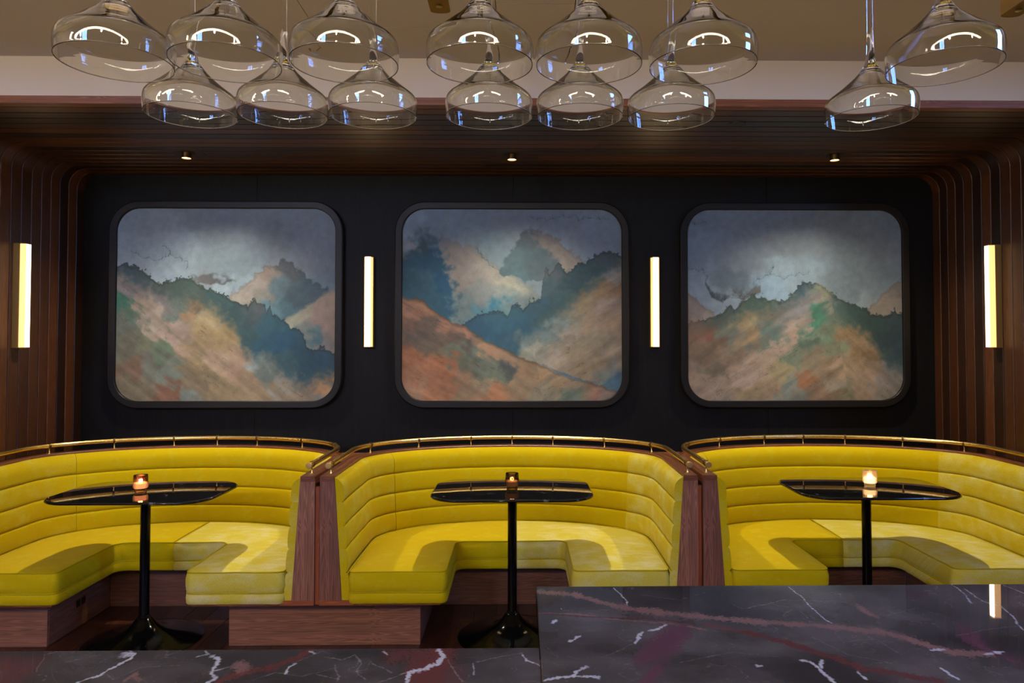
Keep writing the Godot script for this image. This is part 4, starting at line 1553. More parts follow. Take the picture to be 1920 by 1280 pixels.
# Each picture is a stack of washes, back to front. A wash has an upper edge (points u, v from the left; "" for the whole sheet),
# how ragged and how soft that edge is, how much pigment gathers along it, and pools of colour [u, v, reach, colour].
func pictures() -> Array:
	var left := [
		{"lift": 1.2, "edge": [], "soft": 0.0, "rag": 0.0, "dark": 0.0, "pools": [[0.1, 0.02, 0.2, "6c7580"], [0.5, 0.05, 0.2, "626871"], [0.9, 0.05, 0.2, "6a6f79"], [0.08, 0.22, 0.14, "7d8a9a"], [0.28, 0.2, 0.12, "7f8a98"], [0.5, 0.18, 0.13, "737d89"], [0.55, 0.3, 0.12, "5f6c79"], [0.6, 0.4, 0.09, "8292a2"], [0.22, 0.33, 0.08, "8b98a9"], [0.75, 0.17, 0.1, "5e6168"], [0.85, 0.25, 0.12, "6e6f7a"], [1.0, 0.4, 0.12, "4e5f70"], [0.44, 0.37, 0.05, "6b6a70"], [0.47, 0.42, 0.05, "8a96a6"]]},
		{"edge": [[0.30, 0.40], [0.36, 0.355], [0.40, 0.345], [0.46, 0.365], [0.52, 0.375], [0.56, 0.42]], "soft": 0.02, "rag": 0.03, "dark": 0.2, "low": [[0.30, 0.39], [0.44, 0.392], [0.52, 0.384], [0.56, 0.40]], "pools": [[0.43, 0.36, 0.1, "55535a"], [0.5, 0.37, 0.1, "474d57"], [0.36, 0.36, 0.1, "6a6468"]]},
		{"edge": [[0.44, 0.55], [0.506, 0.465], [0.58, 0.40], [0.68, 0.305], [0.753, 0.277], [0.80, 0.285], [0.88, 0.37], [0.95, 0.42], [1.0, 0.46]], "soft": 0.012, "rag": 0.03, "dark": 0.25, "pools": [[0.55, 0.45, 0.06, "a5958d"], [0.62, 0.40, 0.06, "a08f88"], [0.70, 0.33, 0.05, "957f77"], [0.66, 0.46, 0.06, "908780"], [0.78, 0.31, 0.05, "5b6067"], [0.76, 0.42, 0.07, "5f7580"], [0.72, 0.52, 0.06, "5f8494"], [0.85, 0.45, 0.09, "4a6170"], [0.95, 0.5, 0.1, "4a5d6d"], [0.8, 0.55, 0.07, "506f7e"]]},
		{"edge": [[0.72, 0.66], [0.77, 0.584], [0.83, 0.535], [0.888, 0.497], [0.94, 0.45], [1.0, 0.419]], "soft": 0.010, "rag": 0.015, "dark": 0.0, "pools": [[0.80, 0.59, 0.05, "aca490"], [0.86, 0.54, 0.05, "a79a8a"], [0.97, 0.5, 0.09, "a58a7d"], [0.95, 0.62, 0.1, "9f8177"], [0.86, 0.66, 0.07, "7f8583"], [0.92, 0.66, 0.05, "2f6d85"], [0.99, 0.7, 0.06, "8a7d7c"]]},
		{"knobs": true, "lift": 0.82, "edge": [[-0.02, 0.30], [0.04, 0.293], [0.084, 0.300], [0.10, 0.315], [0.124, 0.332], [0.16, 0.37], [0.195, 0.389], [0.26, 0.375], [0.315, 0.361], [0.35, 0.375], [0.378, 0.405], [0.41, 0.42], [0.44, 0.425], [0.506, 0.465], [0.54, 0.485], [0.57, 0.497], [0.60, 0.52], [0.615, 0.48], [0.63, 0.47], [0.64, 0.49], [0.677, 0.497], [0.685, 0.545], [0.70, 0.50], [0.712, 0.56], [0.73, 0.556], [0.777, 0.60], [0.79, 0.625], [0.833, 0.625], [0.85, 0.66], [0.87, 0.72], [0.90, 0.74], [0.928, 0.725], [1.02, 0.762]], "soft": 0.004, "rag": 0.014, "dark": 0.35, "pools": [[0.04, 0.33, 0.05, "3d5f70"], [0.12, 0.37, 0.05, "46626b"], [0.2, 0.43, 0.06, "4c615f"], [0.32, 0.41, 0.06, "4c6765"], [0.42, 0.47, 0.06, "3c6268"], [0.53, 0.53, 0.05, "365c66"], [0.62, 0.55, 0.04, "4f6470"], [0.66, 0.52, 0.03, "646e76"], [0.70, 0.6, 0.05, "356e86"], [0.62, 0.66, 0.05, "3c6772"], [0.68, 0.72, 0.05, "2b6887"], [0.76, 0.71, 0.05, "26648a"], [0.84, 0.76, 0.05, "2f617c"], [0.92, 0.80, 0.06, "2c5b78"], [0.99, 0.80, 0.05, "33607a"], [0.85, 0.86, 0.06, "2f617b"], [0.78, 0.80, 0.06, "3e6f80"], [0.9, 0.92, 0.06, "4a6a75"], [0.7, 0.8, 0.05, "6a7f83"]]},
		{"drag": 0.65, "edge": [[-0.02, 0.32], [0.05, 0.37], [0.12, 0.41], [0.2, 0.455], [0.3, 0.47], [0.36, 0.46], [0.42, 0.50], [0.48, 0.56], [0.53, 0.61], [0.56, 0.66], [0.58, 0.74], [0.64, 0.78], [0.72, 0.82], [0.80, 0.88], [0.85, 0.92], [0.92, 0.90], [1.02, 0.86]], "soft": 0.045, "rag": 0.05, "dark": 0.0, "pools": [[0.02, 0.36, 0.05, "8d7f7c"], [0.08, 0.42, 0.06, "84777b"], [0.03, 0.49, 0.04, "3f7a68"], [0.08, 0.53, 0.04, "557a68"], [0.12, 0.50, 0.05, "a58d80"], [0.22, 0.47, 0.05, "7a6f75"], [0.30, 0.47, 0.05, "67706a"], [0.38, 0.49, 0.04, "6b5f52"], [0.42, 0.51, 0.03, "9a8f80"], [0.27, 0.56, 0.05, "6f7a76"], [0.35, 0.54, 0.04, "a0795c"], [0.45, 0.58, 0.05, "a58c6c"], [0.18, 0.60, 0.06, "b19a8b"], [0.26, 0.63, 0.05, "b7978b"], [0.50, 0.66, 0.06, "a8895f"], [0.40, 0.70, 0.06, "a98a66"], [0.08, 0.62, 0.06, "74766a"], [0.14, 0.70, 0.06, "7e8168"], [0.04, 0.72, 0.05, "7a7362"], [0.22, 0.73, 0.06, "6f8069"], [0.30, 0.73, 0.06, "b2917f"], [0.06, 0.82, 0.06, "8a6a55"], [0.16, 0.82, 0.05, "7d786f"], [0.25, 0.87, 0.05, "848a80"], [0.36, 0.80, 0.06, "9c8263"], [0.46, 0.78, 0.06, "b99680"], [0.55, 0.82, 0.06, "b58e78"], [0.60, 0.90, 0.06, "ab8a70"], [0.66, 0.80, 0.04, "98a09e"], [0.70, 0.87, 0.05, "78807c"], [0.76, 0.90, 0.05, "a3968a"], [0.24, 0.97, 0.06, "96664f"], [0.08, 0.95, 0.07, "8b7a60"], [0.38, 0.92, 0.06, "937c62"], [0.34, 0.97, 0.03, "8a918a"], [0.50, 0.96, 0.06, "a68a68"], [0.70, 0.97, 0.06, "b0906f"], [0.82, 0.96, 0.06, "a38a72"], [0.84, 0.91, 0.03, "5e7680"], [0.92, 0.93, 0.05, "b98562"], [0.98, 0.89, 0.04, "b9855f"], [0.95, 0.98, 0.05, "8a8782"]]},
	]
	var middle := [
		{"lift": 1.2, "edge": [], "soft": 0.0, "rag": 0.0, "dark": 0.0, "pools": [[0.05, 0.05, 0.1, "6d7a86"], [0.03, 0.2, 0.1, "7b8794"], [0.25, 0.06, 0.12, "5f6a74"], [0.5, 0.05, 0.12, "616770"], [0.4, 0.15, 0.1, "4f6068"], [0.75, 0.05, 0.12, "5c626b"], [0.9, 0.15, 0.12, "6a727e"], [0.96, 0.3, 0.1, "6f7a88"], [0.1, 0.1, 0.08, "4a5c66"], [0.78, 0.16, 0.08, "6b6f78"]]},
		{"edge": [[-0.02, 0.24], [0.06, 0.16], [0.10, 0.13], [0.16, 0.20], [0.22, 0.27], [0.30, 0.45]], "soft": 0.05, "rag": 0.05, "dark": 0.0, "pools": [[0.02, 0.2, 0.04, "8f7f7b"], [0.08, 0.16, 0.05, "34505a"], [0.06, 0.27, 0.06, "2d566a"], [0.15, 0.28, 0.06, "20526b"], [0.18, 0.38, 0.05, "1d5273"], [0.1, 0.36, 0.05, "3a6572"], [0.05, 0.42, 0.06, "2f5a6a"], [0.14, 0.47, 0.05, "2d5d70"], [0.22, 0.48, 0.05, "24597a"]]},
		{"edge": [[0.12, 0.2], [0.18, 0.155], [0.26, 0.185], [0.33, 0.205], [0.38, 0.27], [0.45, 0.32], [0.48, 0.33], [0.53, 0.38], [0.60, 0.42], [0.70, 0.5]], "soft": 0.02, "rag": 0.03, "dark": 0.1, "left": [[0.17, 0.15], [0.20, 0.30], [0.235, 0.42], [0.22, 0.60]], "pools": [[0.22, 0.2, 0.05, "8a7a74"], [0.3, 0.24, 0.06, "8a7b77"], [0.28, 0.34, 0.07, "8d7d77"], [0.4, 0.33, 0.06, "978a82"], [0.48, 0.36, 0.05, "a59a8c"], [0.53, 0.41, 0.05, "a59e8f"], [0.36, 0.44, 0.06, "7f7f80"], [0.44, 0.45, 0.05, "8d8f8c"], [0.28, 0.52, 0.05, "6d7c80"], [0.36, 0.53, 0.05, "4f8093"], [0.43, 0.49, 0.04, "2c7391"], [0.38, 0.58, 0.05, "2f6f90"], [0.48, 0.55, 0.06, "5f7d85"], [0.56, 0.5, 0.06, "6f7a7f"]]},
		{"edge": [[0.44, 0.32], [0.50, 0.22], [0.55, 0.12], [0.595, 0.10], [0.66, 0.13], [0.73, 0.185], [0.78, 0.235], [0.826, 0.277], [0.9, 0.33]], "soft": 0.02, "rag": 0.03, "dark": 0.25, "low": [[0.44, 0.33], [0.50, 0.36], [0.56, 0.395], [0.62, 0.40], [0.7, 0.36], [0.9, 0.36]], "pools": [[0.53, 0.18, 0.05, "45565f"], [0.5, 0.26, 0.05, "4a616b"], [0.58, 0.16, 0.04, "4e565c"], [0.66, 0.16, 0.04, "7d6f6a"], [0.72, 0.22, 0.04, "8d7c74"], [0.78, 0.27, 0.04, "96857b"], [0.62, 0.26, 0.05, "4b5d66"], [0.55, 0.34, 0.04, "4e6972"], [0.68, 0.28, 0.04, "555f66"]]},
		{"knobs": true, "lift": 0.82, "edge": [[0.26, 0.62], [0.34, 0.555], [0.40, 0.54], [0.44, 0.535], [0.48, 0.56], [0.50, 0.505], [0.53, 0.50], [0.55, 0.53], [0.58, 0.485], [0.63, 0.475], [0.64, 0.37], [0.655, 0.31], [0.67, 0.345], [0.70, 0.30], [0.71, 0.275], [0.73, 0.31], [0.75, 0.34], [0.78, 0.305], [0.80, 0.285], [0.835, 0.28], [0.87, 0.25], [0.90, 0.235], [0.92, 0.225], [0.96, 0.222], [1.02, 0.26]], "soft": 0.004, "rag": 0.012, "dark": 0.32, "pools": [[0.95, 0.27, 0.05, "4f646b"], [0.85, 0.31, 0.05, "345a66"], [0.77, 0.38, 0.04, "355763"], [0.69, 0.35, 0.03, "5b626a"], [0.66, 0.42, 0.04, "456271"], [0.72, 0.46, 0.04, "3f6672"], [0.60, 0.52, 0.05, "2f5f77"], [0.52, 0.56, 0.04, "2f6680"], [0.42, 0.58, 0.05, "336b88"], [0.46, 0.64, 0.05, "2d6585"], [0.56, 0.62, 0.05, "2a6382"], [0.36, 0.63, 0.05, "2b6182"], [0.48, 0.71, 0.05, "3a6f88"], [0.64, 0.56, 0.05, "40656e"], [0.76, 0.5, 0.05, "4b6b70"], [0.58, 0.68, 0.05, "6d8287"]]},
		{"drag": 0.65, "edge": [[0.52, 0.78], [0.545, 0.70], [0.60, 0.655], [0.66, 0.60], [0.72, 0.56], [0.77, 0.50], [0.82, 0.44], [0.88, 0.385], [0.94, 0.34], [1.02, 0.27]], "soft": 0.045, "rag": 0.045, "dark": 0.0, "pools": [[0.98, 0.34, 0.05, "8f8178"], [0.9, 0.40, 0.05, "8f7150"], [0.98, 0.42, 0.05, "8d6c4c"], [0.85, 0.48, 0.05, "8a7359"], [0.95, 0.5, 0.06, "9a8072"], [0.78, 0.56, 0.05, "8a7d6b"], [0.7, 0.61, 0.04, "8b918d"], [0.62, 0.67, 0.04, "7a8688"], [0.68, 0.70, 0.05, "757d78"], [0.78, 0.66, 0.05, "a08d7e"], [0.88, 0.6, 0.06, "9b7f66"], [0.97, 0.6, 0.06, "9c7d62"], [0.60, 0.73, 0.04, "a09a8a"], [0.70, 0.76, 0.05, "a8917f"], [0.80, 0.74, 0.06, "9a8268"], [0.9, 0.70, 0.06, "94806a"], [0.97, 0.72, 0.06, "a08672"], [0.86, 0.82, 0.06, "957c60"], [0.95, 0.84, 0.06, "7d7a70"], [0.70, 0.81, 0.05, "a58b76"], [0.99, 0.88, 0.05, "46667a"], [0.97, 0.96, 0.05, "4c6878"]]},
		{"drag": 0.65, "edge": [[-0.02, 0.455], [0.04, 0.468], [0.09, 0.476], [0.13, 0.52], [0.18, 0.56], [0.23, 0.595], [0.283, 0.611], [0.32, 0.645], [0.355, 0.67], [0.40, 0.70], [0.45, 0.725], [0.53, 0.771], [0.58, 0.795], [0.626, 0.812], [0.68, 0.838], [0.738, 0.863], [0.80, 0.888], [0.858, 0.904], [0.92, 0.93], [1.02, 0.97]], "soft": 0.005, "rag": 0.01, "dark": 0.35, "pools": [[0.03, 0.50, 0.05, "a9745a"], [0.1, 0.53, 0.05, "a97358"], [0.2, 0.6, 0.05, "a6715a"], [0.29, 0.65, 0.04, "a9745c"], [0.04, 0.58, 0.05, "8a6552"], [0.13, 0.62, 0.05, "775f52"], [0.05, 0.67, 0.05, "6f5b50"], [0.24, 0.67, 0.05, "70594e"], [0.31, 0.70, 0.04, "5d544f"], [0.36, 0.68, 0.03, "8a6a58"], [0.14, 0.71, 0.05, "75604f"], [0.25, 0.73, 0.05, "6f7361"], [0.36, 0.76, 0.05, "686e62"], [0.4, 0.73, 0.04, "a87a5e"], [0.46, 0.78, 0.04, "a0795f"], [0.47, 0.83, 0.04, "565a5b"], [0.33, 0.82, 0.05, "6a6a5a"], [0.42, 0.86, 0.05, "6f7563"], [0.05, 0.76, 0.05, "b06b4a"], [0.14, 0.80, 0.06, "b8714f"], [0.06, 0.86, 0.06, "b97855"], [0.20, 0.84, 0.05, "b56c49"], [0.26, 0.88, 0.05, "a9775a"], [0.06, 0.95, 0.06, "c08a6a"], [0.16, 0.96, 0.06, "c07a54"], [0.28, 0.95, 0.05, "a98465"], [0.36, 0.92, 0.05, "a98a6e"], [0.42, 0.98, 0.06, "c07c55"], [0.55, 0.84, 0.05, "a9805f"], [0.60, 0.89, 0.06, "a5805f"], [0.53, 0.92, 0.05, "a48465"], [0.70, 0.90, 0.05, "a1805f"], [0.66, 0.96, 0.06, "98866c"], [0.8, 0.94, 0.05, "94775d"], [0.78, 0.99, 0.05, "6f7a66"], [0.88, 0.95, 0.04, "a07058"], [0.93, 0.99, 0.05, "8a6f60"]]},
		{"edge": [[0.62, 0.810], [0.66, 0.818], [0.70, 0.845], [0.75, 0.862], [0.82, 0.892], [0.90, 0.905]], "soft": 0.004, "rag": 0.006, "dark": 0.15, "low": [[0.62, 0.815], [0.66, 0.830], [0.70, 0.862], [0.75, 0.882], [0.82, 0.904], [0.90, 0.909]], "pools": [[0.65, 0.82, 0.05, "8e959f"], [0.75, 0.87, 0.05, "5f7891"], [0.85, 0.9, 0.05, "567084"]]},
	]
	var right := [
		{"lift": 1.2, "edge": [], "soft": 0.0, "rag": 0.0, "dark": 0.0, "pools": [[0.05, 0.04, 0.1, "4d5866"], [0.3, 0.04, 0.12, "575d66"], [0.6, 0.04, 0.12, "565a61"], [0.95, 0.05, 0.12, "566170"], [0.05, 0.2, 0.1, "606c7a"], [0.25, 0.2, 0.1, "5d636c"], [0.45, 0.16, 0.1, "5b5d63"], [0.6, 0.12, 0.08, "686a6f"], [0.8, 0.2, 0.12, "58606b"], [0.98, 0.25, 0.1, "66707f"], [0.2, 0.38, 0.07, "3e4e59"], [0.06, 0.4, 0.06, "6c7785"], [0.45, 0.33, 0.08, "748492"], [0.4, 0.42, 0.06, "728ba2"], [0.55, 0.33, 0.07, "6d7c8a"], [0.75, 0.4, 0.1, "4c5864"], [0.9, 0.35, 0.1, "525e6b"], [0.82, 0.48, 0.06, "6f7680"], [0.2, 0.48, 0.05, "7b848e"]]},
		{"edge": [[0.08, 0.36], [0.10, 0.43], [0.13, 0.455], [0.2, 0.45], [0.28, 0.44], [0.34, 0.40]], "soft": 0.025, "rag": 0.03, "dark": 0.25, "low": [[0.08, 0.37], [0.11, 0.47], [0.16, 0.475], [0.22, 0.465], [0.30, 0.455], [0.34, 0.42]], "pools": [[0.12, 0.45, 0.05, "3a4a57"], [0.2, 0.46, 0.05, "54504f"], [0.28, 0.45, 0.05, "645f60"]]},
		{"edge": [[-0.02, 0.42], [0.04, 0.475], [0.09, 0.52], [0.124, 0.552], [0.2, 0.65]], "soft": 0.010, "rag": 0.015, "dark": 0.2, "pools": [[0.03, 0.52, 0.06, "8a776f"], [0.1, 0.56, 0.05, "98867b"], [0.05, 0.6, 0.06, "8a7a70"]]},
		{"edge": [[0.78, 0.58], [0.833, 0.524], [0.87, 0.485], [0.92, 0.43], [0.96, 0.39], [1.02, 0.35]], "soft": 0.010, "rag": 0.02, "dark": 0.2, "pools": [[0.9, 0.5, 0.06, "8b7a73"], [0.97, 0.43, 0.05, "7a6f6c"], [0.95, 0.54, 0.05, "92827a"]]},
		{"knobs": true, "lift": 0.82, "edge": [[-0.02, 0.61], [0.06, 0.585], [0.124, 0.559], [0.16, 0.545], [0.185, 0.52], [0.2, 0.505], [0.215, 0.525], [0.254, 0.49], [0.29, 0.462], [0.303, 0.447], [0.33, 0.46], [0.368, 0.474], [0.442, 0.483], [0.47, 0.465], [0.49, 0.446], [0.505, 0.415], [0.53, 0.395], [0.548, 0.383], [0.58, 0.39], [0.605, 0.386], [0.63, 0.40], [0.66, 0.432], [0.69, 0.45], [0.71, 0.474], [0.74, 0.487], [0.776, 0.497], [0.80, 0.51], [0.833, 0.524], [0.85, 0.55], [0.89, 0.552], [0.93, 0.56], [0.955, 0.545], [0.965, 0.525], [0.98, 0.545], [1.02, 0.548]], "soft": 0.004, "rag": 0.012, "dark": 0.35, "pools": [[0.15, 0.57, 0.05, "5a6a60"], [0.22, 0.54, 0.04, "4b6762"], [0.3, 0.5, 0.05, "4d6a60"], [0.42, 0.52, 0.05, "4c665e"], [0.5, 0.47, 0.04, "3f6368"], [0.56, 0.42, 0.04, "33586a"], [0.63, 0.44, 0.04, "6a7266"], [0.7, 0.5, 0.04, "3c5d63"], [0.78, 0.54, 0.05, "2f5357"], [0.86, 0.6, 0.05, "2c5052"], [0.95, 0.6, 0.05, "33505a"], [0.93, 0.68, 0.05, "2b4b58"], [0.97, 0.76, 0.05, "335664"], [0.9, 0.76, 0.05, "3d5a60"], [0.98, 0.86, 0.05, "4b6068"], [0.03, 0.62, 0.04, "75685a"]]},
		{"drag": 0.65, "edge": [[-0.02, 0.60], [0.08, 0.62], [0.15, 0.61], [0.22, 0.57], [0.28, 0.545], [0.36, 0.54], [0.44, 0.51], [0.52, 0.465], [0.58, 0.42], [0.62, 0.40], [0.655, 0.44], [0.69, 0.50], [0.74, 0.57], [0.80, 0.63], [0.86, 0.69], [0.89, 0.76], [0.93, 0.82], [1.02, 0.88]], "soft": 0.045, "rag": 0.045, "dark": 0.0, "pools": [[0.04, 0.64, 0.05, "8a6148"], [0.1, 0.65, 0.04, "8f5a42"], [0.17, 0.63, 0.04, "6f7360"], [0.08, 0.74, 0.06, "85674f"], [0.2, 0.66, 0.04, "7d7a6c"], [0.28, 0.60, 0.05, "a38763"], [0.3, 0.64, 0.04, "9c7a56"], [0.24, 0.70, 0.05, "8f7860"], [0.37, 0.57, 0.04, "7c6b5a"], [0.38, 0.64, 0.05, "66746c"], [0.45, 0.56, 0.04, "78706f"], [0.34, 0.71, 0.05, "76786a"], [0.52, 0.52, 0.04, "817779"], [0.58, 0.48, 0.03, "8a7f80"], [0.635, 0.43, 0.025, "8f8a72"], [0.65, 0.5, 0.03, "8b8076"], [0.54, 0.6, 0.04, "a18a7e"], [0.6, 0.57, 0.04, "3f7a63"], [0.65, 0.57, 0.03, "47705f"], [0.56, 0.63, 0.03, "4d7560"], [0.7, 0.57, 0.04, "5f6a5f"], [0.5, 0.67, 0.05, "b08e7c"], [0.42, 0.74, 0.05, "b0917f"], [0.6, 0.66, 0.04, "778a72"], [0.55, 0.71, 0.04, "5d6f5e"], [0.66, 0.64, 0.04, "6f7761"], [0.74, 0.66, 0.05, "8f6f52"], [0.8, 0.72, 0.05, "99765a"], [0.72, 0.73, 0.04, "7d8169"], [0.84, 0.77, 0.05, "8a6a4c"], [0.48, 0.78, 0.05, "6f7a60"], [0.33, 0.8, 0.05, "b3927b"], [0.2, 0.79, 0.05, "98775d"], [0.1, 0.84, 0.05, "7d6a55"], [0.25, 0.86, 0.05, "b0907d"], [0.04, 0.88, 0.05, "9a7c66"], [0.42, 0.86, 0.05, "a08a66"], [0.55, 0.8, 0.05, "8f7b63"], [0.65, 0.82, 0.05, "947760"], [0.73, 0.82, 0.05, "a5866f"], [0.82, 0.86, 0.05, "a58472"], [0.92, 0.88, 0.05, "928280"], [0.56, 0.89, 0.04, "a06848"], [0.48, 0.93, 0.04, "868a80"], [0.38, 0.93, 0.05, "a9876a"], [0.3, 0.97, 0.05, "9c8060"], [0.12, 0.94, 0.05, "a58975"], [0.05, 0.98, 0.05, "a58570"], [0.62, 0.95, 0.05, "92705a"], [0.72, 0.93, 0.05, "9a8a7c"], [0.7, 0.99, 0.04, "8f8264"], [0.82, 0.95, 0.05, "ab8a76"], [0.93, 0.97, 0.05, "8f8078"]]},
	]
	return [left, middle, right]


# a soft field of colour spread between pools, as floats r, g, b
func pool_field(pools: Array, w: int, h: int) -> PackedFloat32Array:
	var sw := 44
	var sh := 40
	var f := PackedFloat32Array()
	f.resize(sw * sh * 3)
	var cs := []
	for p in pools:
		cs.append(Color(p[3]))
	for y in sh:
		for x in sw:
			var u := (x + 0.5) / sw
			var v := (y + 0.5) / sh
			var r := 0.0
			var g := 0.0
			var b := 0.0
			var t := 0.0
			for k in pools.size():
				var p: Array = pools[k]
				var d2: float = ((u - p[0]) * (u - p[0]) + (v - p[1]) * (v - p[1])) / (p[2] * p[2])
				var wt: float = 1.0 / (0.03 + d2 * d2 * d2)
				var c: Color = cs[k]
				r += c.r * wt
				g += c.g * wt
				b += c.b * wt
				t += wt
			var i := (y * sw + x) * 3
			f[i] = r / t
			f[i + 1] = g / t
			f[i + 2] = b / t
	var im := Image.create_from_data(sw, sh, false, Image.FORMAT_RGBF, f.to_byte_array())
	im.resize(w, h, Image.INTERPOLATE_CUBIC)
	return im.get_data().to_float32_array()


func edge_line(pts: Array, w: int) -> PackedFloat32Array:
	var o := PackedFloat32Array()
	o.resize(w)
	for x in w:
		var u := (x + 0.5) / w
		var v := 2.0
		for k in pts.size() - 1:
			if u >= pts[k][0] and u <= pts[k + 1][0]:
				v = lerpf(pts[k][1], pts[k + 1][1], (u - pts[k][0]) / (pts[k + 1][0] - pts[k][0]))
				break
		o[x] = v
	return o


func paint(washes: Array, seed_: int, falls: Vector3, lines: Array) -> ImageTexture:
	var w := 420
	var h := 366
	var n1 := noise_bytes(noise(seed_, 0.02, 5), w, h, w, h)
	var n2 := noise_bytes(noise(seed_ + 1, 0.02, 5), w, h, w, h)
	var n3 := noise_bytes(noise(seed_ + 2, 0.05, 5), w, h, w, h)
	var n4 := noise_bytes(noise(seed_ + 3, 0.008, 4), w, h, w, h)
	var knobs := noise_bytes(noise(seed_ + 6, 0.11, 2), w, h, w, h)
	var grain := noise_bytes(noise(seed_ + 4, 0.45, 2), w, h, w, h)
	var acc := PackedFloat32Array()
	acc.resize(w * h * 3)
	# brush drag down the slopes: fine across the fall line, long along it
	var drag := PackedFloat32Array()
	drag.resize(w * h)
	var dn := noise(seed_ + 5, 1.0, 4)
	for y in h:
		for x in w:
			var u := float(x) / w
			var v := float(y) / h
			var ang: float = falls.x if u < falls.z + (v - 0.4) * 0.15 else falls.y
			var al := u * cos(ang) + v * sin(ang)
			var ac := -u * sin(ang) + v * cos(ang)
			drag[y * w + x] = dn.get_noise_2d(al * 2.6 + (7.0 if ang == falls.y else 0.0), ac * 13.0)
	for wash in washes:
		var streaky: float = wash.get("drag", 0.0)
		var lift: float = wash.get("lift", 1.0)
		var knobby: bool = wash.get("knobs", false)
		var field := pool_field(wash.pools, w, h)
		if wash.edge.size() == 0:
			# the sky is one wet wash: its pools run together
			for q in w * h:
				field[q * 3] = lerpf(field[q * 3], 0.412, 0.45)
				field[q * 3 + 1] = lerpf(field[q * 3 + 1], 0.447, 0.45)
				field[q * 3 + 2] = lerpf(field[q * 3 + 2], 0.490, 0.45)
		var has_edge: bool = wash.edge.size() > 0
		var line := edge_line(wash.edge, w) if has_edge else PackedFloat32Array()
		var low := edge_line(wash.low, w) if wash.has("low") else PackedFloat32Array()
		var left: Array = wash.get("left", [])
		var soft: float = wash.soft
		var rag: float = wash.rag
		var dark: float = wash.dark
		for y in h:
			var v := (y + 0.5) / h
			var left_u := -1.0
			for k in left.size() - 1:
				if v >= left[k][1] and v <= left[k + 1][1]:
					left_u = lerpf(left[k][0], left[k + 1][0], (v - left[k][1]) / (left[k + 1][1] - left[k][1]))
			for x in w:
				var i := y * w + x
				var a := 1.0
				var edge_dark := 0.0
				if has_edge:
					var e := line[x]
					if e > 1.5:
						continue
					var d := v - e - (n3[i] - 128) / 255.0 * rag * 2.0
					if knobby:
						d += maxf(0.0, (knobs[i] - 140) / 255.0) * 0.06
					if d < -soft:
						continue
					if soft > 0.0 and d < soft:
						a = (d + soft) / (2.0 * soft)
					if dark > 0.0 and d < 0.02:
						edge_dark = dark * (1.0 - absf(d) / 0.02)
					if low.size() > 0:
						var d2 := low[x] - v - (n1[i] - 128) / 255.0 * rag * 2.0
						if d2 < 0.0:
							continue
						a *= minf(1.0, d2 / 0.008)
					if left_u >= 0.0:
						var d3 := (x + 0.5) / w - left_u + (n3[i] - 128) / 255.0 * 0.08
						a *= clampf(d3 / 0.05 + 0.5, 0.0, 1.0)
				# colour is carried about by the water
				var pull := drag[i] * streaky
				var sx := clampi(x + (n1[i] - 128) * 22 / 128 + int(pull * 26.0), 0, w - 1)
				var sy := clampi(y + (n2[i] - 128) * 18 / 128 - int(pull * 30.0), 0, h - 1)
				var j := (sy * w + sx) * 3
				var m := lift + (n3[i] - 128) / 255.0 * 0.15 + (n4[i] - 128) / 255.0 * 0.12
				m *= (1.0 - edge_dark) * (1.0 + pull * 0.32)
				if streaky > 0.0 and absf(drag[i] + 0.12) < 0.012 and n4[i] > 118:
					m *= 0.82
				i *= 3
				acc[i] += (field[j] * m - acc[i]) * a
				acc[i + 1] += (field[j + 1] * m - acc[i + 1]) * a
				acc[i + 2] += (field[j + 2] * m - acc[i + 2]) * a
	# dark tide lines left by drying pigment
	var wob := noise(seed_ + 9, 0.05, 4)
	for l in lines:
		for k in l.size() - 1:
			var a := Vector2(l[k][0] * w, l[k][1] * h)
			var b := Vector2(l[k + 1][0] * w, l[k + 1][1] * h)
			var steps := int((b - a).length() * 2.0)
			for t in steps:
				var q := a.lerp(b, float(t) / steps)
				q += Vector2(wob.get_noise_2d(q.x, q.y), wob.get_noise_2d(q.y, q.x + 300.0)) * 7.0
				for oy in range(0, 9):
					var px := clampi(int(q.x), 0, w - 1)
					var py := clampi(int(q.y) - oy, 0, h - 1)
					var i := (py * w + px) * 3
					var f := 1.0 - (0.13 if oy < 1 else 0.03 * (1.0 - oy / 9.0))
					acc[i] *= f * (0.95 if oy < 2 else 1.0)
					acc[i + 1] *= f
					acc[i + 2] *= lerpf(f, 1.0, 0.25)
	var out := PackedByteArray()
	out.resize(w * h * 3)
	for i in w * h:
		var lum := (acc[i * 3] + acc[i * 3 + 1] + acc[i * 3 + 2]) / 3.0
		var g := (1.0 + (grain[i] - 128) / 255.0 * 0.12) * PAINT_GAIN
		for c in 3:
			out[i * 3 + c] = int(clampf(lerpf(acc[i * 3 + c], lum, 0.12) * g * [0.92, 0.98, 0.99][c], 0.0, 1.0) * 255.0)
	return rgb_texture(w, h, out)

const PAINT_GAIN := 0.88


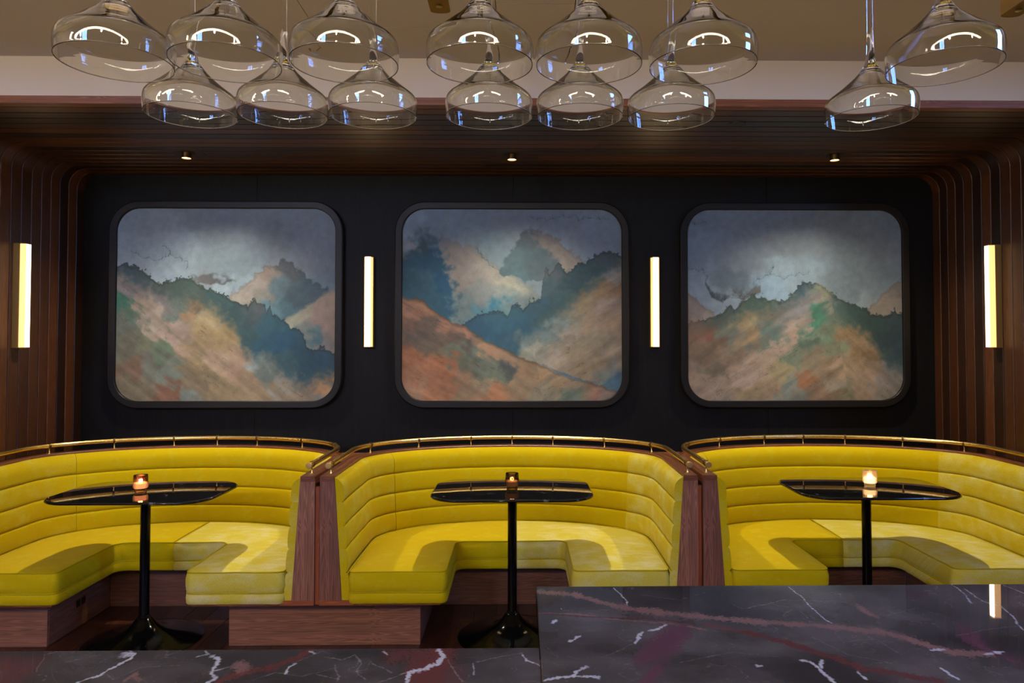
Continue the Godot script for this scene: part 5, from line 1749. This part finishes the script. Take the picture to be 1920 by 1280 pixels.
func build_paintings() -> void:
	var pics := pictures()
	var labels := ["left watercolour of a teal ridge above pink slopes in black frame", "middle watercolour of blue peaks behind orange hills in black frame", "right watercolour of a central sandy green peak in black frame"]
	var tide := [
		[[[0.06, 0.225], [0.11, 0.25], [0.19, 0.265], [0.24, 0.245], [0.235, 0.23], [0.29, 0.27], [0.32, 0.28], [0.315, 0.315]], [[0.2, 0.2], [0.225, 0.195], [0.24, 0.235]]],
		[[[0.59, 0.05], [0.66, 0.055], [0.74, 0.035], [0.79, 0.035], [0.795, 0.055], [0.86, 0.04], [0.95, 0.045]], [[0.33, 0.20], [0.38, 0.27], [0.45, 0.32]]],
		[[[0.0, 0.325], [0.07, 0.315], [0.085, 0.36], [0.10, 0.43], [0.14, 0.475], [0.21, 0.462], [0.3, 0.45]], [[0.31, 0.40], [0.315, 0.365], [0.36, 0.345], [0.39, 0.325], [0.41, 0.295], [0.395, 0.34], [0.44, 0.362], [0.5, 0.345], [0.57, 0.325]], [[0.02, 0.08], [0.09, 0.07]]],
	]
	var rects := [[-2.491, -1.118], [-0.697, 0.696], [1.117, 2.496]]
	var y0 := 1.117
	var y1 := 2.331
	for k in 3:
		var cx: float = (rects[k][0] + rects[k][1]) / 2
		var hw: float = (rects[k][1] - rects[k][0]) / 2
		var hh := (y1 - y0) / 2
		var o := thing("framed_painting", labels[k], "painting", Vector3(cx, (y0 + y1) / 2, 0), "framed watercolours")
		# frame: section carried round the rounded opening
		var rows := []
		var uvs := []
		var sec := [[0.0, 0.022], [0.0, 0.044], [0.004, 0.048], [0.040, 0.050], [0.046, 0.046], [0.047, 0.0]]
		var run := 0.0
		var base := rounded_rect(hw, hh, 0.145, 14)
		var last := base[0]
		for i in base.size() + 1:
			var p := base[i % base.size()]
			run += (p - last).length()
			last = p
			var row := PackedVector3Array()
			var uv := PackedVector2Array()
			for s in sec:
				var q := rounded_rect(hw + s[0], hh + s[0], 0.145 + s[0], 14)[i % base.size()]
				row.append(Vector3(q.x, q.y, s[1]))
				uv.append(Vector2(run, s[0] + s[1]))
			rows.append(row)
			uvs.append(uv)
		var st := begin()
		add_grid(st, rows, uvs, [1, 2, 3, 4, 5])
		part("frame", done(st), M.frame, o)
		var sheet := begin()
		sheet.set_smooth_group(-1)
		var ring := rounded_rect(hw + 0.006, hh + 0.006, 0.15, 14)
		for side in [[0.030, Vector3(0, 0, 1)], [0.004, Vector3(0, 0, -1)]]:
			for i in ring.size():
				var a := ring[i]
				var b := ring[(i + 1) % ring.size()]
				tri(sheet, Vector3(0, 0, side[0]), Vector3(a.x, a.y, side[0]), Vector3(b.x, b.y, side[0]), Vector2(0.5, 0.5), Vector2(0.5 + a.x / hw / 2, 0.5 - a.y / hh / 2), Vector2(0.5 + b.x / hw / 2, 0.5 - b.y / hh / 2), side[1])
		var m := textured(paint(pics[k], 200 + 20 * k, [Vector3(0.72, 0.72, 2.0), Vector3(0.55, -0.62, 0.55), Vector3(-0.62, 0.85, 0.66)][k], tide[k]), Vector2.ONE, 0.75)
		m.texture_repeat = false
		part("watercolour_sheet", done(sheet), m, o)
